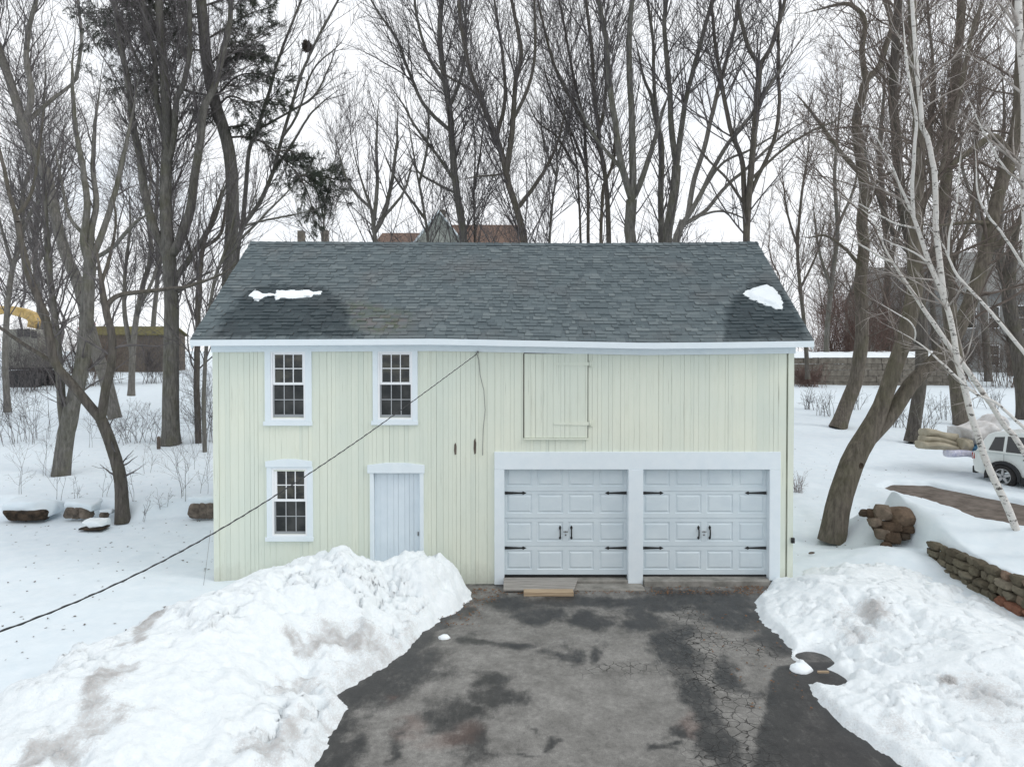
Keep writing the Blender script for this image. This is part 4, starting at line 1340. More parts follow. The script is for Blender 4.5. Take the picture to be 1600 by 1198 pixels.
def tree(name, label, stems, base=None, Y=None, mat='bark', twig='twig', dens=1.0, seed=1, group=None, up=0.35, l1=(0.36, 5.5), tw=0.0050, d1=1.0,
         tmin=0.22, ang=(16, 44), spread=0.22, category='tree', wob=0.15, extend=True, sets3=True, flare=1.25, lean=0.0, droop=0.0, crook=0.085):
    """stems: list of (photo points from the bottom up, radius in px at the bottom, at the top); the first starts at the ground"""
    rg = np.random.default_rng(seed * 101 + 7)
    if base is not None:
        b0 = G(*base); Y = b0[1]
    dist = Y + 14.0
    mpp = dist / F
    curves = []; rads = []; lens = []
    for si, (pts, r0, r1) in enumerate(stems):
        n = len(pts); amp = 0.0 if si == 0 else rg.uniform(-spread, spread)
        first = None; cum = 0; w3 = []
        for i, (px, py) in enumerate(pts):
            if i: cum += math.hypot(px - pts[i - 1][0], py - pts[i - 1][1]) * mpp
            yy = Y + amp * cum + (0.12 * math.sin(cum * 0.9 + seed + si) * min(1, cum / 2)) + (lean * cum if si == 0 else lean * cum)
            w3.append(P(px, py, yy))
        if extend and pts[-1][1] < 30 and pts[-1][1] < pts[-2][1] - 8:
            e = w3[-1] - w3[-2]; e /= np.linalg.norm(e) + 1e-9
            w3.append(w3[-1] + e * 1.6); w3.append(w3[-1] + (e + rg.normal(0, .12, 3)) * 1.8)
        tip = not (pts[-1][1] < 30 and pts[-1][1] < pts[-2][1] - 8) and not any(math.hypot(o[0][0][0] - pts[-1][0], o[0][0][1] - pts[-1][1]) < 25 for j_, o in enumerate(stems) if j_ != si)
        if tip:
            e = w3[-1] - w3[-2]; e /= np.linalg.norm(e) + 1e-9
            w3.append(w3[-1] + (e + rg.normal(0, .1, 3)) * max(.5, 26 * mpp))
        if si == 0:
            gz_ = float(T0(w3[0][0], w3[0][1]))
            if base is None and w3[0][2] > gz_ + 0.3:
                dwn = w3[0].copy(); dwn[2] = gz_ - 0.3; dwn[0] += rg.uniform(-.15, .15)
                mid = (dwn + w3[0]) / 2 + np.array((rg.uniform(-.1, .1), 0, 0))
                w3 = [dwn, mid] + w3
            else:
                w3[0] = w3[0] - np.array((0, 0, .12))
        K = 44
        c, L = resample(w3, K)
        kk = np.linspace(0, 1, K)
        jit = np.cumsum(rg.normal(0, 0.009, (K, 3)), 0) * min(1.0, L / 8); jit -= jit[0]
        c = c + jit * (kk * (1 - kk) * 4)[:, None]
        if si > 0:
            allp = np.vstack(curves); nb = np.argmin(np.linalg.norm((allp - c[0])[:, [0, 2]], axis=1) + 0.3 * np.abs(allp[:, 1] - c[0][1]))
            off = allp[nb] - c[0]
            if np.linalg.norm(off) < 1.6:
                c = c + off * ((1 - np.clip(kk * 3, 0, 1)) ** 1.5)[:, None]
        if isinstance(r0, list):
            cl = np.r_[0, np.cumsum([math.hypot(pts[i + 1][0] - pts[i][0], pts[i + 1][1] - pts[i][1]) for i in range(n - 1)])]
            r = np.interp(kk * cl[-1] * len(w3) / n if len(w3) > n else kk * cl[-1], cl, r0) * mpp
        else:
            r = (r0 * (1 - kk) + r1 * kk) * mpp
        if tip: r = r * (1 - .88 * smooth((kk - .6) / .4))
        if si == 0 and flare > 1: r = r * (1 + (flare - 1) * np.exp(-kk * L / 0.35)) if base is not None else r
        curves.append(c); rads.append(r); lens.append(L)
    LASTC.append((curves, rads)); S = np.array(curves); R = np.array(rads); LN = np.array(lens)
    root = thing(name, label, category, curves[0][0], group)
    v, q = pack([(S, R, 10)])
    fastmesh('trunk', v, q, mat, root)
    tot = LN.sum()
    rm = max(tw, tw * dist / 26.0)
    R1 = np.minimum(R, 0.085)
    a = grow(rg, S, R1, LN, int(tot * 2.3 * d1), tmin, ang, l1[0], 10, 0.40, rm * 1.5, up, crook, l1[1], 0.5, 0.9, 0, droop)
    b = grow(rg, *a, int(a[2].sum() * 2.3 * dens), 0.08, (20, 52), 0.46, 7, 0.6, rm * 1.15, up * .8, crook * 1.1, 2.4, 0.3, droop=droop)
    sets = [(a[0], a[1], 5), (b[0], b[1], 4)]
    if sets3:
        c = grow(rg, *b, int(b[2].sum() * 2.9 * dens), 0.08, (20, 55), 0.55, 5, 0.7, rm * .85, up * .6, crook * 1.3, 1.2, 0.15, droop=droop)
        sets.append((c[0], c[1], 3))
    v, q = pack(sets)
    fastmesh('crown', v, q, twig, root)
    TREE_N[0] += len(q)
    return root


# --- left side
tree('maple_tree', 'dark forked tree rooted among the exposed stones left of the barn', [
    ([(192, 810), (187, 745), (172, 690), (158, 655)], 10, 8.5),
    ([(158, 657), (115, 605), (85, 570), (76, 530), (60, 480), (40, 430), (31, 385), (28, 348)], 7.5, 4.5),
    ([(158, 655), (165, 610), (177, 560), (176, 520), (166, 480), (160, 440), (152, 390)], 7, 4),
    ([(29, 350), (14, 300), (9, 270), (-4, 210), (-14, 140)], 3.5, 1.5), ([(29, 350), (41, 328), (52, 290), (62, 230), (70, 170)], 3, 1),
    ([(85, 570), (40, 540), (5, 515), (-40, 480)], 3.5, 1.5), ([(168, 482), (185, 465), (210, 459), (252, 454), (300, 446), (350, 427), (380, 405)], 4, 1.2),
    ([(160, 445), (172, 400), (180, 350), (176, 300)], 3, 1)],
    base=(192, 808), mat='barkdark', seed=1, dens=0.55, d1=.8, tmin=.25, ang=(30, 75), up=.1, tw=.0035, crook=.13)
tree('maple_tree', 'grey twin stemmed tree leaning over the snow bank left of the barn', [
    ([(95, 738), (102, 690), (112, 645), (122, 605), (132, 560), (139, 500), (141, 440), (141, 405)], 13, 9),
    ([(103, 680), (97, 640), (93, 590), (88, 520), (82, 460), (76, 390), (72, 330), (68, 270), (64, 190)], 7, 2),
    ([(140, 415), (130, 380), (134, 330), (133, 300), (124, 250), (115, 200), (110, 110), (118, 30)], 6, 1.5), ([(141, 410), (144, 355), (150, 320), (147, 260), (150, 190), (160, 100)], 5.5, 1.5),
    ([(148, 412), (163, 360), (176, 310), (186, 275), (200, 215), (214, 130)], 5.5, 1.5), ([(150, 408), (178, 385), (206, 352), (225, 338)], 3.5, 2), ([(130, 370), (108, 340), (95, 290), (85, 230)], 3, 1)],
    base=(95, 738), mat='bark', seed=2, up=.5, dens=.85, flare=1.1)
tree('maple_tree', 'pale grey trunk curving up to the left behind the twin stemmed tree', [
    ([(180, 650), (167, 600), (151, 550), (137, 500), (120, 435), (106, 407), (92, 360), (82, 313), (73, 271), (50, 234), (35, 188), (14, 122), (0, 80), (-18, 30), (-30, -30)], 10, 4.5),
    ([(35, 190), (48, 150), (42, 90), (47, 40), (60, -10)], 5, 2), ([(38, 195), (75, 160), (110, 133), (122, 120)], 4, 2), ([(120, 125), (128, 60), (122, 0)], 3, 1), ([(82, 310), (62, 260), (40, 210), (20, 190)], 5, 2)],
    base=(180, 652), mat='barkpale', seed=3, up=.5, dens=.75, flare=1.05)
tree('maple_tree', 'tall straight grey tree with a thick trunk beside the left corner of the barn', [
    ([(267, 690), (267, 600), (268, 500), (266, 425), (262, 369), (260, 313), (262, 256), (264, 209), (262, 150), (254, 60), (250, 0)], 13, 4),
    ([(262, 400), (252, 385), (238, 350), (225, 294), (221, 247), (211, 200), (205, 140), (190, 60), (180, 0)], 7, 2), ([(268, 400), (282, 378), (298, 330), (304, 280), (311, 225), (319, 170), (335, 135), (347, 85), (358, 40), (362, 0)], 7.5, 2),
    ([(263, 262), (272, 220), (277, 158), (290, 124), (299, 68), (300, 0)], 5, 2), ([(262, 225), (252, 180), (245, 150), (243, 90), (232, 50), (224, 0)], 5, 2), ([(245, 155), (225, 115), (200, 60), (180, 15)], 3, 1),
    ([(280, 440), (305, 395), (330, 350), (347, 300), (357, 275)], 5, 2), ([(268, 470), (300, 440), (330, 425)], 3, 1.5)],
    base=(267, 690), mat='bark', seed=4, up=.5, dens=1.1)
tree('maple_tree', 'slim grey tree with crossing limbs right of the thick straight trunk', [
    ([(312, 520), (315, 440), (322, 380), (335, 340), (347, 299), (358, 268)], 5, 3), ([(318, 430), (300, 400), (290, 370), (275, 350)], 3, 1), ([(322, 385), (345, 365), (352, 320), (370, 275)], 3, 1)],
    Y=15, mat='barkdark', seed=5, up=.3, dens=.8)
tree('maple_tree', 'bare spreading tree in front of the evergreen reaching to the white sky gap', [
    ([(372, 420), (378, 362), (394, 335), (410, 311), (428, 266)], 5, 3), ([(428, 268), (440, 220), (455, 170), (470, 120), (498, 60), (522, 15)], 2.8, 1), ([(428, 268), (450, 235), (478, 190), (500, 165), (530, 140)], 2.3, .8),
    ([(380, 350), (385, 290), (389, 240), (402, 200), (420, 150), (432, 105), (452, 50), (472, 0)], 3.6, 1), ([(440, 220), (465, 180), (490, 110), (530, 70), (545, 45)], 2, .7), ([(402, 200), (435, 185), (480, 160), (520, 125)], 2, .7), ([(455, 170), (490, 150), (515, 100), (525, 70)], 1.8, .7)],
    Y=18, mat='bark', seed=6, up=.45, dens=1.0, l1=(.3, 2.6))
tree('maple_tree', 'thin dark sapling like tree at the far left edge of the photo', [
    ([(12, 640), (8, 560), (12, 480), (20, 420), (34, 370), (36, 300), (60, 230), (70, 120), (65, 40)], 5, 1.5), ([(20, 420), (4, 360), (-10, 300)], 3, 1), ([(34, 370), (50, 330), (70, 300), (95, 240)], 3, 1)],
    base=(12, 642), mat='barkpale', seed=7, dens=.7)
tree('maple_tree', 'distant grey trunk between the twin stemmed tree and the thick trunk', [
    ([(205, 615), (207, 560), (212, 500), (222, 450), (235, 400), (232, 330), (236, 270), (228, 200)], 5, 2), ([(207, 560), (195, 490), (197, 420), (205, 350), (200, 280)], 4, 1), ([(215, 480), (238, 440), (255, 380)], 3, 1)],
    base=(205, 632), mat='barkpale', seed=8, dens=.8)
tree('maple_tree', 'slender far tree just left of the thick straight trunk base', [
    ([(236, 568), (240, 500), (246, 420), (243, 340), (246, 260), (240, 180)], 4, 1.5), ([(246, 420), (262, 370), (275, 300)], 2.5, 1)],
    base=(236, 570), mat='bark', seed=9, dens=.8)
tree('maple_tree', 'far bare tree rising behind the excavator', [
    ([(60, 566), (62, 480), (55, 400), (60, 300), (50, 220), (42, 140)], 5, 2), ([(58, 420), (80, 360), (90, 290), (100, 200)], 3, 1), ([(58, 380), (40, 320), (25, 250)], 3, 1)],
    base=(60, 567), mat='bark', seed=10, dens=.55)
tree('maple_tree', 'thin tree right behind the left roof corner of the barn', [
    ([(325, 560), (330, 500), (338, 450), (350, 410), (375, 380), (402, 300), (412, 250)], 3.5, 1.5), ([(350, 410), (365, 340), (372, 280)], 2.5, 1), ([(375, 380), (410, 340), (450, 300), (470, 280)], 2.2, .8), ([(385, 350), (430, 340), (480, 330)], 1.8, .8)],
    Y=13, mat='bark', seed=11, dens=.9)

# --- behind the barn
far = dict(dens=0.85, up=.55, l1=(.38, 5.5), crook=.065)
tree('maple_tree', 'fan shaped multi stemmed tree behind the roof ridge left of the far house', [
    ([(585, 384), (583, 365), (580, 330), (566, 290), (552, 240), (545, 190)], 6, 1.5), ([(584, 368), (598, 340), (610, 290), (618, 230), (622, 170)], 4, 1.2), ([(582, 345), (590, 290), (588, 230), (592, 160)], 3.5, 1), ([(578, 320), (555, 300), (540, 275), (530, 240)], 2.5, 1), ([(598, 340), (630, 300), (645, 250)], 2.5, 1)],
    Y=16, mat='bark', seed=12, **far)
tree('maple_tree', 'thin leaning tree behind the ridge crossing the far gable', [
    ([(668, 384), (660, 320), (650, 260), (638, 190), (630, 120)], 3.5, 1.2), ([(664, 345), (640, 310), (615, 275), (600, 240)], 2.5, 1), ([(655, 290), (668, 230), (672, 160)], 2.3, 1)],
    Y=17, mat='bark', seed=13, **far)
tree('maple_tree', 'tall single trunk with fine plume crown left of the brown far roof', [
    ([(722, 384), (718, 340), (711, 290), (706, 240), (702, 180), (693, 120), (687, 60), (690, 0)], 8, 3), ([(708, 290), (680, 240), (650, 200), (630, 165), (605, 130)], 3, 1), ([(703, 215), (665, 170), (640, 110), (622, 60), (590, 10)], 3.2, 1), ([(700, 170), (720, 120), (728, 60), (722, 0)], 3, 1), ([(696, 140), (670, 90), (655, 30), (650, -10)], 2.8, 1), ([(712, 300), (690, 290), (655, 270), (640, 240)], 2.2, 1)],
    Y=17, mat='bark', seed=14, **far)
tree('maple_tree', 'thin dark pole tree between the plume tree and the vase tree', [
    ([(740, 384), (738, 320), (740, 240), (735, 160), (738, 90)], 2.6, 1), ([(739, 300), (752, 240), (760, 180)], 1.8, .8)],
    Y=19, mat='barkdark', seed=15, **far)
tree('maple_tree', 'dark vase shaped tree whose trunk hides the right end of the far roof', [
    ([(820, 384), (815, 350), (808, 325), (797, 290), (787, 245), (777, 215), (757, 165), (737, 110), (724, 40), (718, -10)], 8, 2), ([(817, 330), (838, 290), (862, 245), (878, 200), (885, 150)], 3.6, 1.2), ([(800, 270), (803, 215), (806, 140), (815, 80), (800, 0)], 5, 1.5), ([(778, 215), (790, 160), (786, 90), (775, 20)], 3.4, 1), ([(757, 165), (735, 140), (700, 120), (680, 100)], 2.2, .8), ([(806, 190), (830, 130), (838, 60), (835, 0)], 3, 1), ([(787, 278), (760, 275), (735, 278)], 1.8, .8)],
    Y=15, mat='barkdark', seed=16, **far)
for sd, lab, st, y in (
    (17, 'thin stem leaning left at the left of the dense stand behind the ridge', [([(905, 384), (902, 310), (898, 250), (880, 180), (855, 110), (835, 30)], 2.6, 1), ([(900, 270), (870, 215), (840, 190), (820, 150)], 2, .8)], 18),
    (18, 'straight thin trunk second in the dense stand behind the ridge', [([(919, 384), (918, 323), (915, 255), (910, 188), (895, 120), (880, 40), (870, -10)], 3.4, 1.4), ([(915, 260), (890, 200), (865, 150), (850, 100)], 2.2, .8)], 17),
    (19, 'reddish slim trunk beside the thicker dark trunk of the dense stand', [([(939, 384), (940, 334), (943, 290), (958, 255), (960, 200), (955, 120), (960, 30)], 3.8, 1.4)], 17.5),
    (20, 'dark upright trunk at the middle of the dense stand behind the ridge', [([(951, 384), (949, 323), (944, 266), (936, 221), (934, 190), (929, 150), (925, 80), (915, 0)], 5.4, 2), ([(935, 225), (915, 195), (890, 150), (865, 90), (845, 20)], 3, 1), ([(936, 200), (942, 180), (948, 130), (945, 60)], 3, 1)], 16)):
    tree('maple_tree', lab, st, Y=y, mat='barkdark' if sd != 19 else 'barkbrown', seed=sd, group='tree stand behind the barn', d1=.6, tmin=.4, **far)
tree('maple_tree', 'broad mossy trunk splitting into three upright stems behind the ridge', [
    ([(985, 384), (983, 360), (985, 335), (987, 312)], 9.5, 8.5), ([(987, 315), (979, 289), (967, 244), (960, 188), (953, 143), (945, 60), (935, 0)], 5.6, 2.4), ([(988, 312), (990, 278), (989, 210), (987, 143), (986, 60), (990, 0)], 6, 2.6), ([(990, 312), (1001, 290), (1012, 255), (1023, 221), (1032, 188), (1048, 140)], 5, 2), ([(975, 270), (955, 245), (935, 222), (918, 195), (900, 150)], 3.2, 1)],
    Y=13.5, mat='bark', seed=21, **far)
tree('maple_tree', 'straight pole trunk forking high just right of the three stemmed trunk', [
    ([(1031, 384), (1031, 300), (1033, 233), (1031, 210)], 5, 4.5), ([(1031, 212), (1022, 176), (1016, 150), (1003, 120), (990, 60)], 3.4, 1.2), ([(1032, 212), (1026, 176), (1021, 131), (1018, 60), (1010, 0)], 3.4, 1.4)],
    Y=15, mat='bark', seed=22, **far)
tree('maple_tree', 'heavy dark trunk with many limbs fanning right over the roof ridge', [
    ([(1044, 384), (1049, 334), (1055, 289), (1057, 260)], 8.5, 7), ([(1056, 262), (1050, 210), (1048, 143), (1040, 60), (1040, 0)], 5, 2), ([(1058, 262), (1064, 210), (1073, 143), (1095, 60), (1110, 0)], 4.6, 2)],
    Y=14, mat='bark', seed=23, **far)
tree('maple_tree', 'low forking trunk sending long grey limbs to the right above the ridge', [
    ([(1058, 384), (1062, 362), (1067, 345)], 6.5, 5.5), ([(1066, 350), (1080, 330), (1098, 298), (1114, 264), (1137, 226), (1160, 195), (1192, 148), (1232, 88), (1270, 40)], 4, 1.4), ([(1066, 352), (1102, 330), (1131, 296), (1178, 255), (1222, 215), (1270, 180)], 3.4, 1.2), ([(1068, 330), (1080, 280), (1097, 233), (1111, 176), (1123, 128), (1142, 60), (1150, 0)], 4.2, 1.6), ([(1098, 300), (1130, 255), (1180, 230), (1240, 190)], 2.4, 1), ([(1085, 335), (1130, 330), (1170, 345)], 2, .8)],
    Y=13, mat='barkpale', seed=24, **far)
tree('maple_tree', 'twin dark trunks at the right end of the roof ridge', [
    ([(1169, 384), (1172, 320), (1176, 270), (1181, 202), (1187, 101)], 7, 4), ([(1162, 372), (1160, 300), (1157, 250), (1141, 202), (1127, 135), (1115, 60), (1110, 0)], 4.4, 1.6), ([(1178, 310), (1190, 275), (1206, 236), (1218, 180), (1219, 67), (1222, 0)], 3.2, 1.4), ([(1187, 102), (1171, 78), (1158, 34), (1152, -10)], 3.4, 1.5), ([(1187, 102), (1205, 74), (1222, 20), (1228, -10)], 3.4, 1.5), ([(1160, 320), (1135, 280), (1105, 250), (1080, 215)], 2.4, 1), ([(1176, 280), (1215, 240), (1270, 205), (1330, 180)], 2.4, 1)],
    Y=12, mat='barkdark', seed=25, **far)
tree('maple_tree', 'faint slim tree behind the vase tree and the dense stand', [
    ([(858, 384), (862, 320), (870, 260), (866, 190), (872, 110), (868, 30)], 2.6, 1), ([(866, 280), (850, 220), (845, 150)], 2, .8), ([(870, 250), (888, 190), (895, 120)], 2, .8)],
    Y=24, mat='bark', seed=26, **far)
tree('maple_tree', 'far thin tree in the sky gap right of the evergreen', [
    ([(505, 384), (507, 345), (512, 300), (525, 250), (532, 190)], 2.4, .8), ([(508, 340), (495, 300), (480, 260)], 1.6, .6)], Y=30, mat='bark', seed=27, **far)

# --- right side
tree('maple_tree', 'big leaning forked tree at the right of the barn with a knot in its trunk', [
    ([(1300, 838), (1311, 785), (1332, 722), (1353, 683), (1374, 643), (1392, 593), (1410, 540), (1422, 493), (1429, 443), (1429, 393), (1432, 325), (1434, 263), (1432, 175), (1425, 130), (1420, 0)], [19, 18.5, 18, 16.5, 12, 12, 12, 11.5, 11, 10, 9, 8, 7, 6, 5], 5),
    ([(1345, 712), (1370, 684), (1396, 652), (1425, 605), (1463, 566), (1490, 530), (1513, 480), (1530, 435), (1545, 385), (1552, 338), (1564, 288), (1578, 250), (1590, 188), (1594, 130), (1597, 60), (1590, 0)], 12.5, 7),
    ([(1582, 240), (1553, 212), (1525, 228), (1500, 245), (1480, 263), (1462, 282), (1450, 310)], 6, 3), ([(1432, 330), (1450, 300), (1470, 270), (1478, 220), (1470, 150)], 4, 1.5), ([(1540, 400), (1565, 380), (1590, 350), (1620, 330)], 6, 3), ([(1545, 345), (1500, 348), (1460, 352), (1440, 350)], 3.5, 1.5), ([(1434, 250), (1460, 230), (1500, 150), (1520, 60), (1540, 0)], 4, 2)],
    base=(1300, 838), mat='barkbrown', seed=31, up=.3, dens=.7, ang=(30, 70), flare=1.15, twig='twigbrown', crook=.14)
big = [o for o in bpy.data.objects if o.get('label', '').startswith('big leaning forked')][0]
ck_, rk_ = LASTC[-1][0][0], LASTC[-1][1][0]
ik = int(np.argmin(np.abs(ck_[:, 2] - P(1363, 715, 2.8)[2])))
c0 = ck_[ik] + np.array((.10, -rk_[ik] * .93, 0))
mb = MB(); mb.add([c0 + np.array((math.cos(t) * .055, 0.08 if k else -.012, math.sin(t) * .07)) for k in (0, 1) for t in np.linspace(0, 2 * math.pi, 12, endpoint=False)], [tuple(range(12))] + [(i, (i + 1) % 12, 12 + (i + 1) % 12, 12 + i) for i in range(12)])
mb.build('knot', 'earth', big)
tree('maple_tree', 'dark leaning tree in open snow just right of the barn wall', [
    ([(1309, 666), (1323, 632), (1337, 597), (1343, 563), (1347, 530), (1347, 490), (1345, 440), (1350, 390), (1346, 350), (1350, 300), (1341, 238), (1337, 188), (1347, 150), (1353, 125)], 11.5, 6),
    ([(1352, 130), (1346, 80), (1351, 30), (1330, 8), (1300, 10), (1260, 20)], 5, 2), ([(1353, 128), (1374, 106), (1385, 70), (1395, 40), (1385, 0)], 5, 3), ([(1344, 280), (1325, 255), (1300, 222), (1275, 185), (1245, 150)], 4, 1.5), ([(1350, 300), (1375, 280), (1400, 262), (1412, 230)], 3.5, 1.5), ([(1347, 420), (1320, 390), (1290, 370), (1265, 372)], 3, 1), ([(1348, 335), (1370, 300), (1395, 320)], 3, 1)],
    base=(1309, 666), mat='barkbrown', seed=32, up=.2, dens=.9, ang=(30, 75), twig='twigbrown', crook=.14)
tree('maple_tree', 'upright dark trunk behind the leaning forked tree beside the stacked boards', [
    ([(1425, 686), (1430, 653), (1438, 600), (1441, 540), (1437, 470), (1428, 400), (1412, 320), (1405, 263), (1400, 200), (1395, 150), (1400, 60), (1405, 0)], 10, 5), ([(1428, 400), (1400, 372), (1385, 340), (1372, 310)], 4, 2), ([(1436, 450), (1460, 410), (1475, 360), (1490, 300)], 4, 1.5)],
    base=(1425, 688), mat='barkdark', seed=33, up=.3, dens=.9, twig='twigbrown')
tree('maple_tree', 'flaking brown trunk standing behind the white tarp and the car', [
    ([(1505, 662), (1499, 633), (1495, 590), (1489, 540), (1480, 450), (1476, 350), (1480, 250), (1490, 150), (1500, 50), (1502, 0)], 12, 5), ([(1480, 430), (1500, 380), (1520, 330), (1525, 260)], 4, 1.5), ([(1478, 330), (1460, 280), (1455, 210), (1462, 120)], 4, 1.5)],
    base=(1505, 662), mat='barkbrown', seed=34, up=.3, dens=.9, twig='twigbrown')
tree('maple_tree', 'dark trunk half cut by the right edge of the photo behind the car', [
    ([(1603, 655), (1600, 600), (1592, 540), (1580, 470), (1585, 400), (1600, 320)], 13, 7), ([(1590, 540), (1560, 500), (1530, 470)], 4, 1.5), ([(1582, 470), (1560, 420), (1555, 360)], 4, 1.5)],
    base=(1603, 656), mat='barkdark', seed=35, up=.2, dens=.7, twig='twigbrown')
for sd, lab, st, b_, mt in (
    (36, 'thin sapling tree beside the right rake of the roof', [([(1262, 590), (1258, 520), (1250, 450), (1246, 380), (1253, 300), (1262, 240), (1270, 150)], 3.5, 1), ([(1250, 450), (1275, 400), (1290, 340)], 2, .8), ([(1247, 390), (1230, 330), (1222, 270)], 2, .8)], (1262, 607), 'barkdark'),
    (37, 'slim grey tree behind the block wall left of the leaning dark tree', [([(1290, 600), (1292, 520), (1300, 440), (1310, 360), (1305, 270), (1312, 180), (1320, 90)], 4.5, 1.5), ([(1298, 450), (1280, 390), (1270, 320)], 2.5, 1), ([(1310, 350), (1335, 290), (1345, 220)], 2.5, 1)], (1290, 600), 'bark'),
    (38, 'far trunk behind the block wall between the two leaning trees', [([(1385, 590), (1383, 500), (1388, 420), (1382, 330), (1375, 240), (1382, 130), (1375, 40)], 6, 2), ([(1386, 420), (1405, 360), (1420, 280)], 3, 1), ([(1382, 330), (1360, 270), (1345, 190)], 3, 1)], (1385, 588), 'bark'),
    (39, 'far grey trunk in front of the slate grey house', [([(1545, 600), (1540, 520), (1535, 430), (1530, 330), (1525, 240), (1532, 150), (1525, 50)], 6, 2), ([(1536, 440), (1560, 380), (1570, 300)], 3, 1), ([(1530, 330), (1505, 270), (1500, 190)], 3, 1)], (1545, 598), 'barkpale'),
    (40, 'far tree crowding the upper right of the photo beyond the birches', [([(1580, 590), (1575, 500), (1568, 420), (1560, 300), (1570, 180), (1560, 60)], 5, 2), ([(1570, 430), (1550, 350), (1540, 270)], 3, 1), ([(1562, 300), (1585, 240), (1600, 150)], 3, 1)], (1580, 588), 'bark'),
    (41, 'thin far tree showing between the birch stems', [([(1462, 600), (1460, 520), (1455, 430), (1462, 330), (1450, 230), (1458, 120), (1450, 20)], 4.5, 1.5), ([(1458, 430), (1440, 370), (1432, 300)], 2.5, 1), ([(1460, 330), (1480, 270), (1488, 190)], 2.5, 1)], (1462, 600), 'barkdark')):
    tree('maple_tree', lab, st, base=b_, mat=mt, seed=sd, up=.35, dens=.7, twig='twigbrown', tw=.0048, d1=.8)
# far-off wood on both sides, one mass
def far_wood(name, label, spots, seed, mat):
    rg = np.random.default_rng(seed); n = len(spots)
    K = 14; c = np.empty((n, K, 3)); L = np.empty(n); R = np.empty((n, K))
    for i, (px, Y, top) in enumerate(spots):
        b0 = P(px, 560, Y); z0 = float(T0(b0[0], Y)) - .3
        zt = P(px, top, Y)[2]; H = max(zt - z0, 4)
        d = np.cumsum(rg.normal(0, .018 * H, (K, 2)), 0)
        c[i, :, 0] = b0[0] + d[:, 0]; c[i, :, 1] = Y + d[:, 1] * .7; c[i, :, 2] = z0 + np.linspace(0, H, K)
        L[i] = H; R[i] = np.linspace(.13, .02, K) * rg.uniform(.7, 1.3)
    rm = .008
    a = grow(rg, c, np.minimum(R, .09), L, int(L.sum() * 2.2), .2, (25, 50), .28, 8, .4, rm * 1.5, .4, .09, 4.5, .5)
    b = grow(rg, *a, int(a[2].sum() * 2.0), .1, (25, 55), .45, 5, .6, rm * 1.1, .3, .1, 2.2, .3)
    e = grow(rg, *b, int(b[2].sum() * 1.6), .1, (25, 55), .5, 4, .7, rm, .2, .1, 1.2, .2)
    v, q = pack([(c, R, 6), (a[0], a[1], 4), (b[0], b[1], 3), (e[0], e[1], 3)])
    tag(fastmesh(name, v, q, mat), label, None, None, 'stuff')


rg = np.random.default_rng(99)
far_wood('far_woods', 'hazy bare wood far behind the trees on the left', [(rg.uniform(-260, 330), rg.uniform(46, 85), rg.uniform(40, 330)) for _ in range(13)], 5, 'twig')
far_wood('far_woods', 'hazy bare wood far behind the trees on the right', [(rg.uniform(1190, 1900), rg.uniform(46, 60), rg.uniform(30, 320)) for _ in range(8)] + [(rg.uniform(1190, 1600), rg.uniform(80, 95), rg.uniform(300, 420)) for _ in range(10)], 6, 'twigbrown')
0 and far_wood('far_woods', 'faint bare wood far beyond the ridge of the barn', [(rg.uniform(560, 1200), rg.uniform(50, 85), rg.uniform(120, 340)) for _ in range(16)], 7, 'twig')
# birches near the camera's right
tree('birch_tree', 'white birch leaning left across the stone wall with forked upper stems', [
    ([(1622, 900), (1600, 858), (1585, 815), (1570, 775), (1556, 745), (1547, 722), (1539, 695), (1531, 668), (1525, 647), (1517, 610), (1506, 575), (1499, 548), (1491, 505), (1480, 472), (1470, 443), (1458, 415), (1447, 388), (1433, 346), (1423, 318), (1408, 285), (1393, 250), (1375, 220), (1360, 195), (1343, 165)], 6.2, 2.2),
    ([(1482, 474), (1476, 435), (1470, 400), (1464, 360), (1463, 338), (1459, 275), (1450, 220), (1440, 195), (1438, 150), (1432, 115), (1428, 60), (1425, 0)], 4.6, 2), ([(1430, 335), (1427, 288), (1428, 238), (1431, 195), (1423, 150), (1415, 100), (1410, 40)], 3, 1.4), ([(1440, 365), (1415, 355), (1390, 345), (1355, 325)], 1.6, .7), ([(1458, 410), (1420, 390), (1395, 380)], 1.6, .6)],
    base=None, Y=0.3, mat='birch', seed=51, d1=1.0, dens=.9, twig='birchtwig', up=.1, l1=(.22, 1.6), tw=.0026, ang=(30, 65), flare=1.0, tmin=.4, spread=.1)
tree('birch_tree', 'second white birch leaning far left in front of the car window', [
    ([(1650, 790), (1625, 745), (1599, 705), (1584, 681), (1568, 662), (1553, 638), (1535, 612), (1515, 582), (1495, 555), (1478, 530), (1457, 500), (1438, 475), (1423, 453), (1407, 430), (1393, 407), (1378, 382), (1371, 358), (1357, 337), (1338, 323)], 5, 2.4), ([(1395, 412), (1375, 402), (1355, 390), (1340, 380)], 1.8, .8)],
    base=None, Y=0.9, mat='birch', seed=52, d1=.9, dens=.8, twig='birchtwig', up=.1, l1=(.22, 1.5), tw=.0026, flare=1.0, tmin=.4, spread=.1)
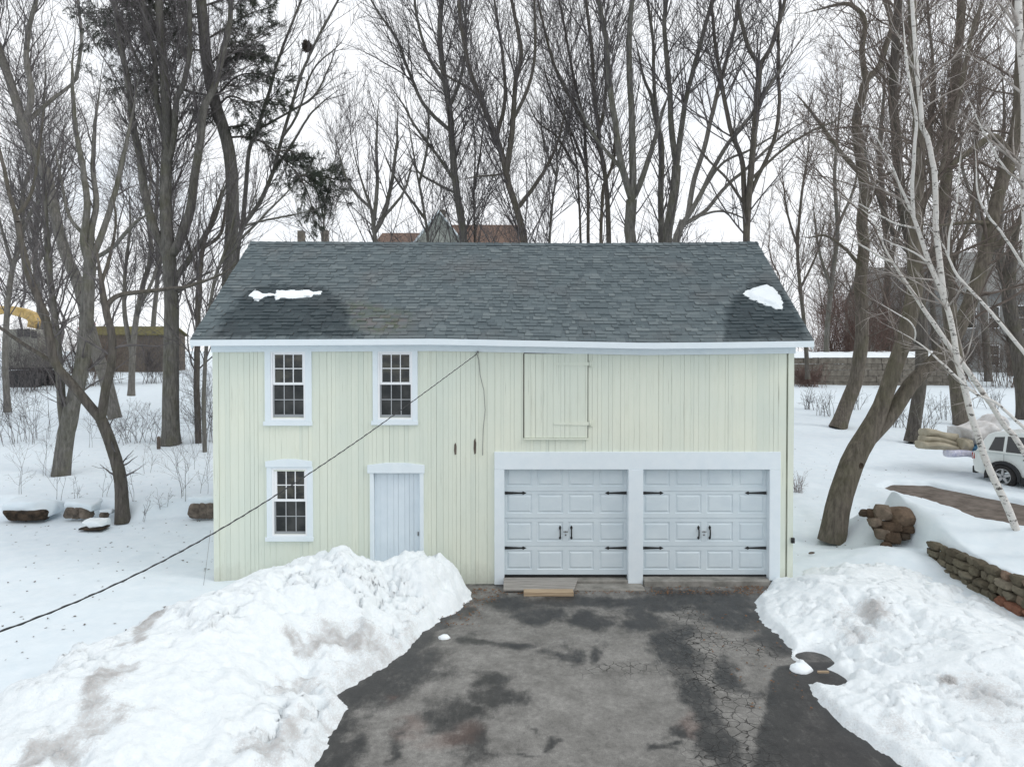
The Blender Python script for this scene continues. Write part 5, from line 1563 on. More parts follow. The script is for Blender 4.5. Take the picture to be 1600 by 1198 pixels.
tree('birch_tree', 'white birch trunk along the right edge with long pale limbs reaching left', [
    ([(1640, 930), (1630, 800), (1622, 680), (1614, 560), (1606, 430), (1599, 320), (1597, 230), (1597, 150), (1592, 60), (1590, 0)], 7, 4.5), ([(1618, 565), (1597, 540), (1562, 502), (1532, 468), (1512, 445), (1495, 425), (1482, 398), (1472, 377), (1462, 366)], 3, 1.4), ([(1622, 680), (1600, 663), (1558, 631), (1521, 614), (1476, 573), (1438, 540), (1410, 523)], 2.6, 1), ([(1440, 542), (1432, 520), (1420, 502), (1400, 490)], 1.3, .6), ([(1598, 290), (1570, 265), (1545, 220), (1520, 170)], 1.8, .8), ([(1482, 398), (1484, 360), (1495, 320), (1500, 250)], 1.8, .7), ([(1605, 420), (1570, 370), (1545, 335), (1530, 300), (1525, 240)], 2.2, .9)],
    base=None, Y=-0.6, mat='birch', seed=53, d1=1.0, dens=.9, twig='birchtwig', up=.1, l1=(.25, 1.5), tw=.0024, flare=1.0, tmin=.35, spread=.12)


# --- the evergreen behind the left roof corner
def evergreen():
    rg = np.random.default_rng(77)
    Y = 17.0
    root = thing('evergreen_tree', 'tall dark evergreen with drooping needle boughs behind the left end of the roof', 'tree', P(357, 440, Y))
    tr = [P(x, y, Y) for x, y in ((357, 470), (358, 420), (363, 345), (363, 300), (360, 250), (352, 210), (340, 175), (331, 140), (322, 90), (318, 40), (312, -20), (306, -90))]
    gz_ = float(T0(tr[0][0], tr[0][1])); tr = [np.array((tr[0][0], Y, gz_ - .3))] + tr
    c, L = resample(tr, 34)
    r = np.linspace(11.5, 7.5, 34) * (Y + 14) / F
    v, q = pack([(c[None], r[None], 12)])
    fastmesh('trunk', v, q, 'bark', root)
    boughs = [[(358, 215), (385, 214), (410, 222), (440, 246), (465, 272), (490, 292), (515, 308), (530, 318)], [(352, 200), (385, 196), (400, 205)], [(470, 275), (500, 275), (530, 282), (545, 285)],
              [(460, 265), (478, 295), (488, 325), (492, 350)], [(430, 236), (455, 236), (478, 246)],
              [(342, 165), (360, 150), (390, 160), (420, 155), (450, 160)], [(338, 150), (370, 120), (400, 115), (430, 122), (452, 128)], [(333, 120), (365, 90), (395, 85), (415, 95)], [(330, 100), (360, 70), (400, 60), (420, 40)], [(326, 60), (360, 40), (395, 20), (430, 10)],
              [(322, 60), (280, 45), (230, 50), (190, 40), (150, 50)], [(320, 30), (270, 20), (210, 10), (160, 15), (130, 5)], [(318, 20), (270, 30), (225, 35), (180, 50)], [(322, 80), (280, 75), (240, 60)], [(330, 150), (290, 142), (250, 128), (215, 130), (185, 138), (160, 140)], [(318, 10), (360, -5), (400, -20)], [(316, 0), (260, -10), (200, -20), (150, -25)], [(340, 170), (320, 180), (290, 175)], [(312, -30), (250, -50), (190, -60)], [(310, -40), (350, -60), (400, -70)]]
    bc = []; bl = []
    for i, bpts in enumerate(boughs):
        amp = rg.uniform(-.35, .35); cum = 0; w3 = []
        for k, (px, py) in enumerate(bpts):
            if k: cum += math.hypot(px - bpts[k - 1][0], py - bpts[k - 1][1]) * (Y + 14) / F
            w3.append(P(px, py, Y + amp * cum))
        cc, LL = resample(w3, 14); bc.append(cc); bl.append(LL)
    B = np.array(bc); BL = np.array(bl)
    BR = np.linspace(0.05, 0.012, 14)[None] * np.ones((len(B), 1))
    s1 = grow(rg, B, BR, BL, int(BL.sum() * 8), 0.05, (35, 70), .45, 6, .6, .006, -.1, .12, 1.3, .3)
    s2 = grow(rg, *s1, int(s1[2].sum() * 6.5), 0.05, (30, 60), .5, 4, .7, .004, -.25, .12, .55, .15)
    v, q = pack([(B, BR, 6), (s1[0], s1[1], 4), (s2[0], s2[1], 3)])
    fastmesh('branches', v, q, 'barkdark', root)
    # needles: thin blades along the sprays
    A = []
    for pts, n in ((s1[0], 34), (s2[0], 17)):
        Ns, K, _ = pts.shape
        idx = np.repeat(np.arange(Ns), n); t = rg.random(len(idx)) * (K - 1.001); i0 = t.astype(int); fr = (t - i0)[:, None]
        p = pts[idx, i0] * (1 - fr) + pts[idx, i0 + 1] * fr
        tan = pts[idx, i0 + 1] - pts[idx, i0]; tan /= np.linalg.norm(tan, axis=1, keepdims=True) + 1e-9
        d = tan * 0.6 + rg.normal(0, .55, p.shape); d[:, 2] -= .25
        d /= np.linalg.norm(d, axis=1, keepdims=True)
        sdir = np.cross(d, rg.normal(size=p.shape)); sdir /= np.linalg.norm(sdir, axis=1, keepdims=True) + 1e-9
        L = rg.uniform(.09, .20, len(p))[:, None]; wd = 0.0105
        A.append(np.stack([p - sdir * wd, p + sdir * wd, p + d * L + sdir * wd * .4, p + d * L - sdir * wd * .4], 1))
    A = np.concatenate(A)
    fastmesh('needles', A.reshape(-1, 3), np.arange(len(A) * 4).reshape(-1, 4), 'needle', root, False)


evergreen()
# leaf nest hanging high in the bare tree at the sky gap
rg = np.random.default_rng(5)
c0 = P(480, 73, 18.3)
d = rg.normal(size=(700, 3)); d /= np.linalg.norm(d, axis=1, keepdims=True); d = d * (rg.random((700, 1)) ** .4) * np.array((.17, .16, .20))
sz = rg.uniform(.03, .075, (700, 1, 1)); fr = rg.normal(size=(700, 4, 3)) * sz
o = fastmesh('leaf_nest', (c0 + d)[:, None, :].repeat(4, 1).reshape(-1, 3) + fr.reshape(-1, 3), np.arange(2800).reshape(-1, 4), 'wooddark', None, False)
tag(o, 'dark round leaf nest high in the bare twigs against the white sky', 'nest')


# ------------------------------------------------------------------ bushes, saplings, weeds
def bush(name, label, px, py, wpx, hpx, n, mat, seed, cat='bush', group=None, r=.004, Yoff=0, arch=.0, kids=9, up=.2):
    rg = np.random.default_rng(seed)
    b0 = G(px, py); dist = b0[1] + 14; mpp = dist / F
    W, H = wpx * mpp / 2, hpx * mpp
    st = np.stack([b0[0] + rg.normal(0, W * .35, n), b0[1] + rg.normal(0, W * .35, n), np.full(n, b0[2] - .08)], -1)
    K = 8; pts = np.empty((n, K, 3)); pts[:, 0] = st
    a = rg.random(n) * 6.28
    d = np.stack([np.cos(a) * W / H * rg.random(n) * .9, np.sin(a) * W / H * rg.random(n) * .9, np.ones(n)], -1); d /= np.linalg.norm(d, axis=1, keepdims=True)
    L = H * rg.uniform(.55, 1.12, n)
    for k in range(1, K):
        pts[:, k] = pts[:, k - 1] + d * (L / (K - 1))[:, None]
        d = d + rg.normal(0, .13, (n, 3)); d[:, 2] -= arch / K; d /= np.linalg.norm(d, axis=1, keepdims=True)
    rm = max(r, r * dist / 24)
    rad = np.linspace(2.2, .8, K)[None] * rm * np.ones((n, 1))
    s1 = grow(rg, pts, rad, L, int(n * kids), .15, (25, 60), .4, 5, .7, rm * .8, up, .18, H * .5, .1)
    s2 = grow(rg, *s1, int(len(s1[0]) * 2.2), .1, (25, 60), .55, 4, .8, rm * .7, up, .18, H * .3, .06)
    v, q = pack([(pts, rad, 4), (s1[0], s1[1], 3), (s2[0], s2[1], 3)])
    o = fastmesh(name, v - b0, q, mat)
    o.location = [float(e) for e in b0]
    return tag(o, label, cat, group)


bush('bush', 'low reddish brown bush against the block wall right of the barn', 1262, 604, 70, 36, 70, 'twigred', 1, kids=10)
bush('bush', 'tall reddish twiggy thicket above the block wall beside the roof corner', 1300, 596, 110, 130, 60, 'twigred', 2, kids=12)
bush('bush', 'dense reddish thicket between the two leaning trees on the right', 1345, 596, 120, 170, 70, 'twigred', 3, kids=12)
bush('bush', 'brown vine tangle hanging round the upright trunk behind the forked tree', 1400, 592, 110, 200, 50, 'twigbrown', 4, kids=12)
bush('bush', 'brown thicket in front of the slate grey house', 1500, 596, 150, 110, 60, 'twigbrown', 5, kids=12)
bush('bush', 'tangled shrubs behind the car at the right edge', 1575, 606, 110, 110, 50, 'twigbrown', 6, kids=10)
bush('bush', 'dark twiggy shrub leaning on the left wall of the barn', 322, 690, 60, 140, 26, 'twig', 7, kids=8, arch=.5)
bush('bush', 'fine brush in the hollow left of the twin stemmed tree', 40, 690, 110, 110, 26, 'twig', 8, kids=7)
bush('bush', 'low brush on the snow slope between the twin stemmed and thick trees', 215, 690, 90, 70, 24, 'twig', 9, kids=7)
bush('bush', 'brown brush heap before the long shed on the left', 150, 602, 150, 95, 80, 'twigbrown', 10, kids=11)
bush('bush', 'wild brush half hiding the excavator at the far left', 45, 612, 120, 110, 50, 'twig', 11, kids=11)
bush('bush', 'grey brush beside the slender tree before the end of the shed', 245, 600, 90, 80, 40, 'twig', 12, kids=10)
for i, (px, py, w_, h_) in enumerate(((1262, 640, 30, 40), (1290, 650, 34, 45), (1335, 640, 26, 40), (1385, 640, 40, 50), (1470, 655, 50, 45), (1400, 668, 30, 40), (1545, 640, 40, 40))):
    bush('weed_clump', 'dry seedy weed clump standing in the snow right of the barn', px, py, w_, h_, 12, 'twig', 20 + i, 'weeds', 'dry weeds in the snow right of the barn', kids=5, r=.0035)
for i, (px, py, h_, ln) in enumerate(((125, 787, 75, .1), (165, 776, 55, -.1), (90, 788, 110, -.35), (208, 780, 60, .2), (280, 785, 110, -.1), (288, 777, 120, -.08), (316, 775, 90, .05), (40, 770, 90, .5), (252, 798, 60, .15), (222, 815, 45, 0), (300, 735, 80, .1), (70, 740, 80, .2), (180, 735, 110, -.12), (232, 740, 75, .1), (140, 700, 80, .1))):
    bush('sapling', 'thin bare sapling sticking out of the snow left of the barn', px, py, 10 + h_ * .22, h_, 2, 'twig', 40 + i, 'sapling', 'bare saplings in the snow left of the barn', kids=7, r=.0032)
bush('sapling', 'dry stalks beside the mouth of the stone heap right of the barn', 1395, 850, 30, 40, 7, 'twigbrown', 70, 'weeds', kids=3, r=.002)
bush('weed_clump', 'grey dead stalks fanning out beside the stacked boards', 1440, 690, 60, 75, 16, 'barkpale', 71, 'weeds', kids=2, r=.006)
bush('weed_clump', 'brown dead grass at the rear right corner of the barn', 1246, 770, 22, 40, 24, 'twigred', 72, 'weeds', kids=3, r=.002)
mb = MB(); b0 = G(248, 700); mb.tube([b0 - np.array((0, 0, .1)), b0 + np.array((0.0, 0, .45)), b0 + np.array((.01, 0, .5))], [.07, .065, .03], 7)
tag(mb.build('wooden_stake', 'wooddark'), 'short wooden stake standing in snow left of the thick straight trunk', 'stake')


# ------------------------------------------------------------------ stones
def rockmesh(mb, c, r, seed, sc=(1, 1, 1), sub=3, rot=0, tone=None):
    bm = bmesh.new(); bmesh.ops.create_icosphere(bm, subdivisions=sub, radius=1)
    rg = np.random.default_rng(seed)
    pl = rg.normal(size=(9, 3)); pl /= np.linalg.norm(pl, axis=1, keepdims=True); h = rg.uniform(.66, .98, 9)
    vs = []
    cr, sr = math.cos(rot), math.sin(rot)
    for v in bm.verts:
        p = np.array(v.co)
        p = p * (0.15 + 0.85 / np.max(np.abs(p)) * 0.76)
        k = 1.0
        for n, hh in zip(pl, h):
            dp = p @ n
            if dp > 1e-3: k = min(k, hh / dp)
        p = p * k * (0.95 + .10 * float(vnoise(np.array(p[0] * 3 + seed), np.array(p[1] * 3 + p[2] * 2), seed)))
        p = p * np.array(sc) * r
        vs.append((c[0] + p[0] * cr - p[1] * sr, c[1] + p[0] * sr + p[1] * cr, c[2] + p[2]))
    fs = [tuple(v.index for v in f.verts) for f in bm.faces]
    bm.free()
    if tone is None: mb.add(vs, fs)
    else: mb.add(vs, fs, tone=tone)


for i, (px, py, w_, h_, lab) in enumerate(((36, 806, 62, 17, 'dark wide stone face showing under the snow bank at the far left'), (119, 803, 40, 19, 'brown wedge shaped stone showing under the snow bank left of the forked tree'),
                                           (213, 792, 22, 12, 'small dark stone just right of the forked tree base'), (315, 800, 42, 26, 'rough dark stone against the left corner of the barn'), (160, 806, 16, 9, 'little dark stone at the left foot of the forked tree'))):
    d0 = PZ(px, py + h_ * .4, 0.06); k = (d0[1] + 14) / F
    mb = MB()
    for j in range(3 if w_ > 30 else 1):
        rockmesh(mb, d0 + np.array(((j - 1) * w_ * k * .28 if w_ > 30 else 0, 0.12, h_ * k * .45)), w_ * k * (.32 if w_ > 30 else .55), i * 7 + j, (1, .8, h_ / w_ * (1.9 if w_ > 30 else 1.1)), 3, i)
    o = mb.build('stone', 'stone' if i != 0 else 'earth')
    tag(o, lab, 'stone')
    mb = MB(); rockmesh(mb, d0 + np.array((0, 0.12 + w_ * k * .32, h_ * k * .95)), w_ * k * .75, 140 + i, (1, .72, .36), 4)
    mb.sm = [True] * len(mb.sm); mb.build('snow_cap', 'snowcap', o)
d0 = PZ(140, 829, 0.03); k = (d0[1] + 14) / F
mb = MB(); rockmesh(mb, d0 + np.array((0, .22, .03)), 24 * k, 91, (1, .8, .10), 3)
sl = mb.build('flat_stone', 'earth')
tag(sl, 'flat dark slab lying on the snow under a hump of snow', 'stone')
mb = MB(); rockmesh(mb, d0 + np.array((0, .27, .13)), 24 * k, 92, (.95, .75, .30), 4)
mb.sm = [True] * len(mb.sm); mb.build('snow_cap', 'roofsnow', sl)

# stone heap beside the big leaning tree
mb = MB(); rg = np.random.default_rng(8)
for i, (px, py, w_, h_, dy) in enumerate(((1362, 803, 22, 16, .1), (1378, 800, 30, 22, .0), (1407, 806, 42, 28, -.05), (1368, 816, 24, 15, -.1), (1390, 822, 34, 14, -.15), (1415, 826, 26, 14, -.15), (1378, 834, 22, 16, -.25), (1394, 840, 28, 18, -.3), (1385, 852, 18, 12, -.4), (1412, 838, 18, 12, -.25), (1350, 801, 16, 12, .15), (1375, 824, 30, 20, .1), (1400, 830, 40, 30, .15))):
    c = P(px, py, 1.95 + dy); k = 15.9 / F
    rockmesh(mb, c, w_ * k * .55, 100 + i, (1, .9, max(.5, h_ / w_ * 1.15)), 3, rg.uniform(-.4, .4), tone=float(rg.choice([.2, .4, .55, .7, .88])))
o = mb.build('stone_heap', 'heapstone')
tag(o, 'brown rubble stone heap poking out of the snow beside the big leaning tree', 'stone heap')
# dry stone retaining wall
mb = MB(); rg = np.random.default_rng(9)
y = 1.05
nrow = 5
i = 0
for row in range(nrow):
    y = 1.15 - rg.uniform(0, .3) - 0.03 * row
    while y > -6.5:
        wl = rg.uniform(.16, .50)
        zt = 0.50 + 0.03 * max(0, .8 - y)
        hh = (zt + .22) / nrow
        z = -0.16 + hh * (row + .5) + rg.uniform(-.015, .015)
        c = np.array((8.70 + row * .018 + rg.uniform(-.025, .025), y - wl / 2, z))
        tn = float(np.clip(rg.normal(.45, .2), 0, .85))
        if row < 2 and -2.6 < y < -1.2: tn = .92
        rockmesh(mb, c, wl * .60, 300 + i, (.55, 1, hh / wl * 1.08), 3, rg.uniform(-.12, .12), tone=tn)
        y -= wl * .98; i += 1
o = mb.build('stone_wall', 'drystone')
tag(o, 'low dry stone retaining wall holding back the snow covered bank by the road', 'stone wall')
mb = MB(); mb.box(8.78, 9.1, -6.4, 0.95, -.3, .36)
mb.build('backfill', 'earth', o)

# ------------------------------------------------------------------ block wall with a snow cap, at the right behind
p0, p1 = G(1236, 603), G(1405, 601)
yy = (p0[1] + p1[1]) / 2; zb = p0[2]
k = (yy + 14) / F
bw = thing('block_wall', 'long old block retaining wall with snow along its top right of the barn', 'wall', ((p0[0] + p1[0]) / 2, yy, zb))
mb = MB(); zt = P(1300, 559, yy)[2]
nrw, rg = 5, np.random.default_rng(4)
hh = (zt - zb + .3) / nrw
for r_ in range(nrw):
    x = p0[0] - 6 - (.5 if r_ % 2 else 0)
    while x < p1[0] + 3:
        wl = rg.uniform(.7, 1.2)
        mb.box(x + .015, x + wl - .015, yy + rg.uniform(-.04, .03), yy + .6, zb - .3 + hh * r_ + .012, zb - .3 + hh * (r_ + 1) - .012)
        x += wl
mb.build('block', 'block', bw)
X = np.linspace(p0[0] - 6, p1[0] + 3, 90); Yv = np.linspace(yy - .06, yy + 6, 14)
x, y = np.meshgrid(X, Yv, indexing='ij')
z = zt + .02 + .42 * smooth((y - yy + .1) / .5) * (.6 + .8 * fbm(x * .8, y * .8, 3, 4))
fastmesh('snow_cap', np.stack([x, y, z], -1).reshape(-1, 3), gridq(90, 14), 'roofsnow', bw)


# ------------------------------------------------------------------ houses, shed and excavator far behind
def gable_house(name, label, x0, x1, y0, y1, zg, ze, zr, wallm, roofm, along='x', cat='house'):
    r = thing(name, label, cat, ((x0 + x1) / 2, (y0 + y1) / 2, zg))
    mb = MB()
    if along == 'x':
        ym = (y0 + y1) / 2
        mb.add([(x0, y0, zg), (x1, y0, zg), (x1, y1, zg), (x0, y1, zg), (x0, y0, ze), (x1, y0, ze), (x1, y1, ze), (x0, y1, ze), (x0, ym, zr), (x1, ym, zr)],
               [(0, 1, 5, 4), (1, 2, 6, 9, 5), (2, 3, 7, 6), (3, 0, 4, 8, 7)])
    else:
        xm = (x0 + x1) / 2
        mb.add([(x0, y0, zg), (x1, y0, zg), (x1, y1, zg), (x0, y1, zg), (x0, y0, ze), (x1, y0, ze), (x1, y1, ze), (x0, y1, ze), (xm, y0, zr), (xm, y1, zr)],
               [(0, 1, 5, 8, 4), (1, 2, 6, 5), (2, 3, 7, 9, 6), (3, 0, 4, 7)])
    mb.build('wall', wallm, r)
    mb = MB(); o = .3; t = .12
    if along == 'x':
        ym = (y0 + y1) / 2; sl = (zr - ze) / (ym - y0)
        for ya, yb in ((y0 - o, ym), (y1 + o, ym)):
            za, zb_ = ze - o * sl + .03, zr + .03
            mb.add([(x0 - o, ya, za), (x1 + o, ya, za), (x1 + o, yb, zb_), (x0 - o, yb, zb_), (x0 - o, ya, za + t), (x1 + o, ya, za + t), (x1 + o, yb, zb_ + t), (x0 - o, yb, zb_ + t)], [(0, 1, 2, 3), (4, 5, 6, 7), (0, 1, 5, 4), (1, 2, 6, 5), (3, 0, 4, 7)])
    else:
        xm = (x0 + x1) / 2; sl = (zr - ze) / (xm - x0)
        for xa, xb in ((x0 - o, xm), (x1 + o, xm)):
            za, zb_ = ze - o * sl + .03, zr + .03
            mb.add([(xa, y0 - o, za), (xa, y1, za), (xb, y1, zb_), (xb, y0 - o, zb_), (xa, y0 - o, za + t), (xa, y1, za + t), (xb, y1, zb_ + t), (xb, y0 - o, zb_ + t)], [(0, 1, 2, 3), (4, 5, 6, 7), (0, 1, 5, 4), (3, 0, 4, 7), (2, 3, 7, 6)])
    mb.build('roof', roofm, r)
    return r


def far_window(root, xa, xb, y, za, zb_):
    mb = MB(); t = .09
    mb.box(xa - t, xa, y - .06, y + .02, za - t, zb_ + t); mb.box(xb, xb + t, y - .06, y + .02, za - t, zb_ + t); mb.box(xa, xb, y - .06, y + .02, zb_, zb_ + t); mb.box(xa, xb, y - .06, y + .02, za - t, za)
    mb.box(xa, xb, y - .05, y - .02, (za + zb_) / 2 - .03, (za + zb_) / 2 + .03)
    f = mb.build('window', 'vinyl', root)
    mb = MB(); mb.add([(xa, y - .012, za), (xb, y - .012, za), (xb, y - .012, zb_), (xa, y - .012, zb_)], [(0, 1, 2, 3)]); mb.build('pane', 'glass', f)


Yh = 36.0
a0, a1, top = P(700, 352, Yh + 4), P(830, 352, Yh + 4), P(700, 352, Yh + 4)[2]
zg = float(T0(-2, Yh)) - .2
b0, b1 = P(595, 368, Yh), P(818, 352, Yh)
h = gable_house('far_house', 'sage grey house with brown roof peeping over the roof ridge of the barn', P(690, 360, Yh)[0], P(814, 360, Yh)[0], Yh + .8, Yh + 8, zg, P(700, 385, Yh)[2], P(700, 353, Yh + 4)[2], 'greysiding', 'brownroof')
xg0, xg1 = P(652, 380, Yh)[0], P(722, 380, Yh)[0]; xm = (xg0 + xg1) / 2
zr = P(686, 335, Yh)[2]; ze = P(686, 379, Yh)[2]
mb = MB(); mb.add([(xg0, Yh - .4, zg), (xg1, Yh - .4, zg), (xg1, Yh - .4, ze), (xm, Yh - .4, zr), (xg0, Yh - .4, ze), (xg0, Yh + 4, zg), (xg1, Yh + 4, zg), (xg1, Yh + 4, ze), (xm, Yh + 4, zr), (xg0, Yh + 4, ze)],
                  [(0, 1, 2, 3, 4), (1, 6, 7, 2), (5, 0, 4, 9), (4, 3, 8, 9), (3, 2, 7, 8)])
mb.build('gable', 'greysiding', h)
mb = MB()
for s, xe in ((-1, xg0), (1, xg1)):
    mb.add([(xe + s * .25, Yh - .65, ze - .3), (xm, Yh - .65, zr + .06), (xm, Yh - .65, zr + .22), (xe + s * .25, Yh - .65, ze - .12), (xe + s * .25, Yh + 4, ze - .3), (xm, Yh + 4, zr + .06), (xm, Yh + 4, zr + .22), (xe + s * .25, Yh + 4, ze - .12)],
           [(0, 1, 2, 3), (0, 1, 5, 4), (3, 2, 6, 7), (0, 3, 7, 4)])
mb.build('gable_roof', 'trim', h)
cx = P(690, 335, Yh + 2)
mb = MB(); mb.box(cx[0] - .28, cx[0] + .28, Yh + 1.6, Yh + 2.2, zr - 2.5, P(690, 329, Yh + 2)[2]); mb.build('chimney', 'block', h, .02)
gable_house('far_house', 'low brown roofed annex left of the sage grey gable beyond the barn', P(597, 368, Yh + 2)[0], P(654, 368, Yh + 2)[0], Yh + .5, Yh + 7, zg, P(620, 386, Yh + 1)[2], P(620, 368, Yh + 4)[2], 'greysiding', 'brownroof')
gable_house('far_house', 'dark roof tip with a chimney showing left over the ridge', P(440, 378, 50)[0], P(505, 378, 50)[0], 50, 58, 2, P(470, 398, 50)[2], P(470, 380, 54)[2], 'shedwood', 'slatesiding')
ch = bpy.data.objects[[o.name for o in bpy.data.objects if o.get('label', '').startswith('dark roof tip')][0]]
for px in (471, 508):
    mb = MB(); c = P(px, 372, 54); mb.box(c[0] - .3, c[0] + .3, 53.7, 54.3, c[2] - 4, P(px, 361 if px == 471 else 360, 54)[2]); mb.build('chimney', 'block', ch)
Yr = 62.0
hr_ = gable_house('far_house', 'slate grey two storey house behind the trees on the right', P(1470, 500, Yr)[0], P(1680, 500, Yr)[0], Yr, Yr + 9, float(T0(40, Yr)) - .5, P(1500, 455, Yr)[2], P(1500, 395, Yr + 4)[2], 'slatesiding', 'slatesiding')
for pa_, pb_ in (((1586, 478), (1604, 514)), ((1545, 480), (1560, 512)), ((1510, 480), (1524, 512)), ((1586, 540), (1604, 570)), ((1545, 540), (1560, 570))):
    A_, B_ = P(*pa_, Yr), P(*pb_, Yr); far_window(hr_, A_[0], B_[0], Yr, B_[2], A_[2])
gable_house('far_house', 'grey green cottage wall half hidden by thickets behind the block wall', P(1372, 500, 66)[0], P(1462, 500, 66)[0], 66, 74, float(T0(30, 66)) - .5, P(1400, 478, 66)[2], P(1400, 420, 70)[2], 'greypaint', 'slatesiding')

# long shed at the left
pS = G(240, 566); yS = min(pS[1], 62.0); zS = float(T0(-30, yS))
xs0, xs1 = P(130, 560, yS)[0], P(256, 560, yS)[0]
gable_house('shed', 'long brown shed with mossy roof edge behind the trees on the left', xs0, xs1, yS, yS + 5, zS - .3, P(200, 523, yS)[2], P(200, 512, yS + 2.5)[2], 'shedwood', 'mossroof', cat='shed')
rg = np.random.default_rng(3); c0 = P(137, 511, yS + 1.2)
bm = bmesh.new(); bmesh.ops.create_icosphere(bm, subdivisions=4, radius=1)
for v in bm.verts:
    n = np.array(v.co); kf = .7 + .7 * float(fbm(np.array(n[0] * 1.8 + 3), np.array(n[1] * 1.8 + n[2]), 4, 2))
    v.co = Vector((n[0] * .75 * kf + n[2] * .35 + c0[0], n[1] * .5 * kf + c0[1], n[2] * .62 * kf + c0[2]))
me = bpy.data.meshes.new('red_tarp'); bm.to_mesh(me); bm.free()
tag(link('red_tarp', me, 'red'), 'crumpled red tarp bundle lying on the left end of the mossy shed roof', 'tarp')
# excavator
yE = 44.0
kE = (yE + 14) / F
gE = float(T0(P(50, 575, yE)[0], yE))
ex_ = thing('excavator', 'old excavator with grey cab and bent yellow boom at the far left', 'excavator', (P(50, 575, yE)[0], yE, gE))
ca, cb = P(25, 515, yE), P(76, 574, yE)
mb = MB(); zt = ca[2]; zb = cb[2]
mb.prism([(ca[0], zb), (cb[0], zb), (cb[0], zt - .35), (cb[0] - .35, zt), (ca[0] + .25, zt), (ca[0], zt - .2)], yE - 1.3, yE + 1.3)
body = mb.build('cab', 'greypaint', ex_, .05)
for pa_, pb_ in (((27, 513.5), (36, 526)), ((38, 513.5), (47, 526)), ((49, 517), (58, 528))):
    A_, B_ = P(*pa_, yE - 1.3), P(*pb_, yE - 1.3)
    mb = MB(); mb.box(A_[0], B_[0], yE - 1.34, yE - 1.31, B_[2], A_[2]); mb.build('window', 'carglass', body)
mb = MB(); A_ = P(24, 574, yE); B_ = P(77, 577, yE); mb.box(A_[0], B_[0], yE - 1.4, yE + 1.4, B_[2], A_[2] - .01); mb.build('deck', 'plastic', ex_)
for sy in (-1.25, .65):
    mb = MB(); x0, x1 = ca[0] - .1, cb[0] + .2; z0, z1 = gE - .05, P(50, 578, yE)[2]
    z1 = max(z1, z0 + .3)
    rr = (z1 - z0) / 2; n = 8
    prof = [(x0 + rr + rr * math.cos(t), z0 + rr + rr * math.sin(t)) for t in np.linspace(math.pi * 1.5, math.pi * .5, n)[::-1]] if False else []
    pts_ = [(x1 - rr + rr * math.cos(t), z0 + rr + rr * math.sin(t)) for t in np.linspace(-math.pi / 2, math.pi / 2, 8)] + [(x0 + rr + rr * math.cos(t), z0 + rr + rr * math.sin(t)) for t in np.linspace(math.pi / 2, math.pi * 1.5, 8)]
    mb.prism(pts_, yE + sy, yE + sy + .6); mb.build('track', 'plastic', ex_)


def boom(pts, wid, y0, y1, name, mat):
    mb = MB(); c = np.array([P(px, py, (y0 + y1) / 2) for px, py in pts]); n = len(c)
    up_ = []; lo = []
    for i in range(n):
        t = c[min(i + 1, n - 1)] - c[max(i - 1, 0)]; t /= np.linalg.norm(t); nn = np.array((-t[2], 0, t[0])); w_ = wid[i] * kE / 2
        up_.append(c[i] + nn * w_); lo.append(c[i] - nn * w_)
    vs = []
    for i in range(n):
        for p, yv in ((lo[i], y0), (up_[i], y0), (up_[i], y1), (lo[i], y1)): vs.append((p[0], yv, p[2]))
    fs = [(i * 4 + j, i * 4 + (j + 1) % 4, i * 4 + 4 + (j + 1) % 4, i * 4 + 4 + j) for i in range(n - 1) for j in range(4)] + [(0, 1, 2, 3), tuple(range(4 * n - 4, 4 * n))[::-1]]
    mb.add(vs, fs); return mb.build(name, mat, ex_, .02)


boom([(52, 512), (54, 502), (50, 494), (38, 489), (20, 485), (2, 484), (-25, 492), (-50, 505)], [13, 14, 15, 14, 13, 12, 10, 8], yE - .35, yE + .25, 'boom', 'yellow')
boom([(-50, 503), (-56, 530), (-58, 556)], [9, 8, 6], yE - .25, yE + .15, 'arm', 'yellow')
boom([(-58, 556), (-62, 566), (-50, 574)], [10, 12, 6], yE - .5, yE + .4, 'bucket', 'plastic')
mb = MB(); mb.tube([P(60, 513, yE - .1), P(58, 497, yE - .1)], .09, 8); mb.build('hydraulic_cylinder', 'iron', ex_)


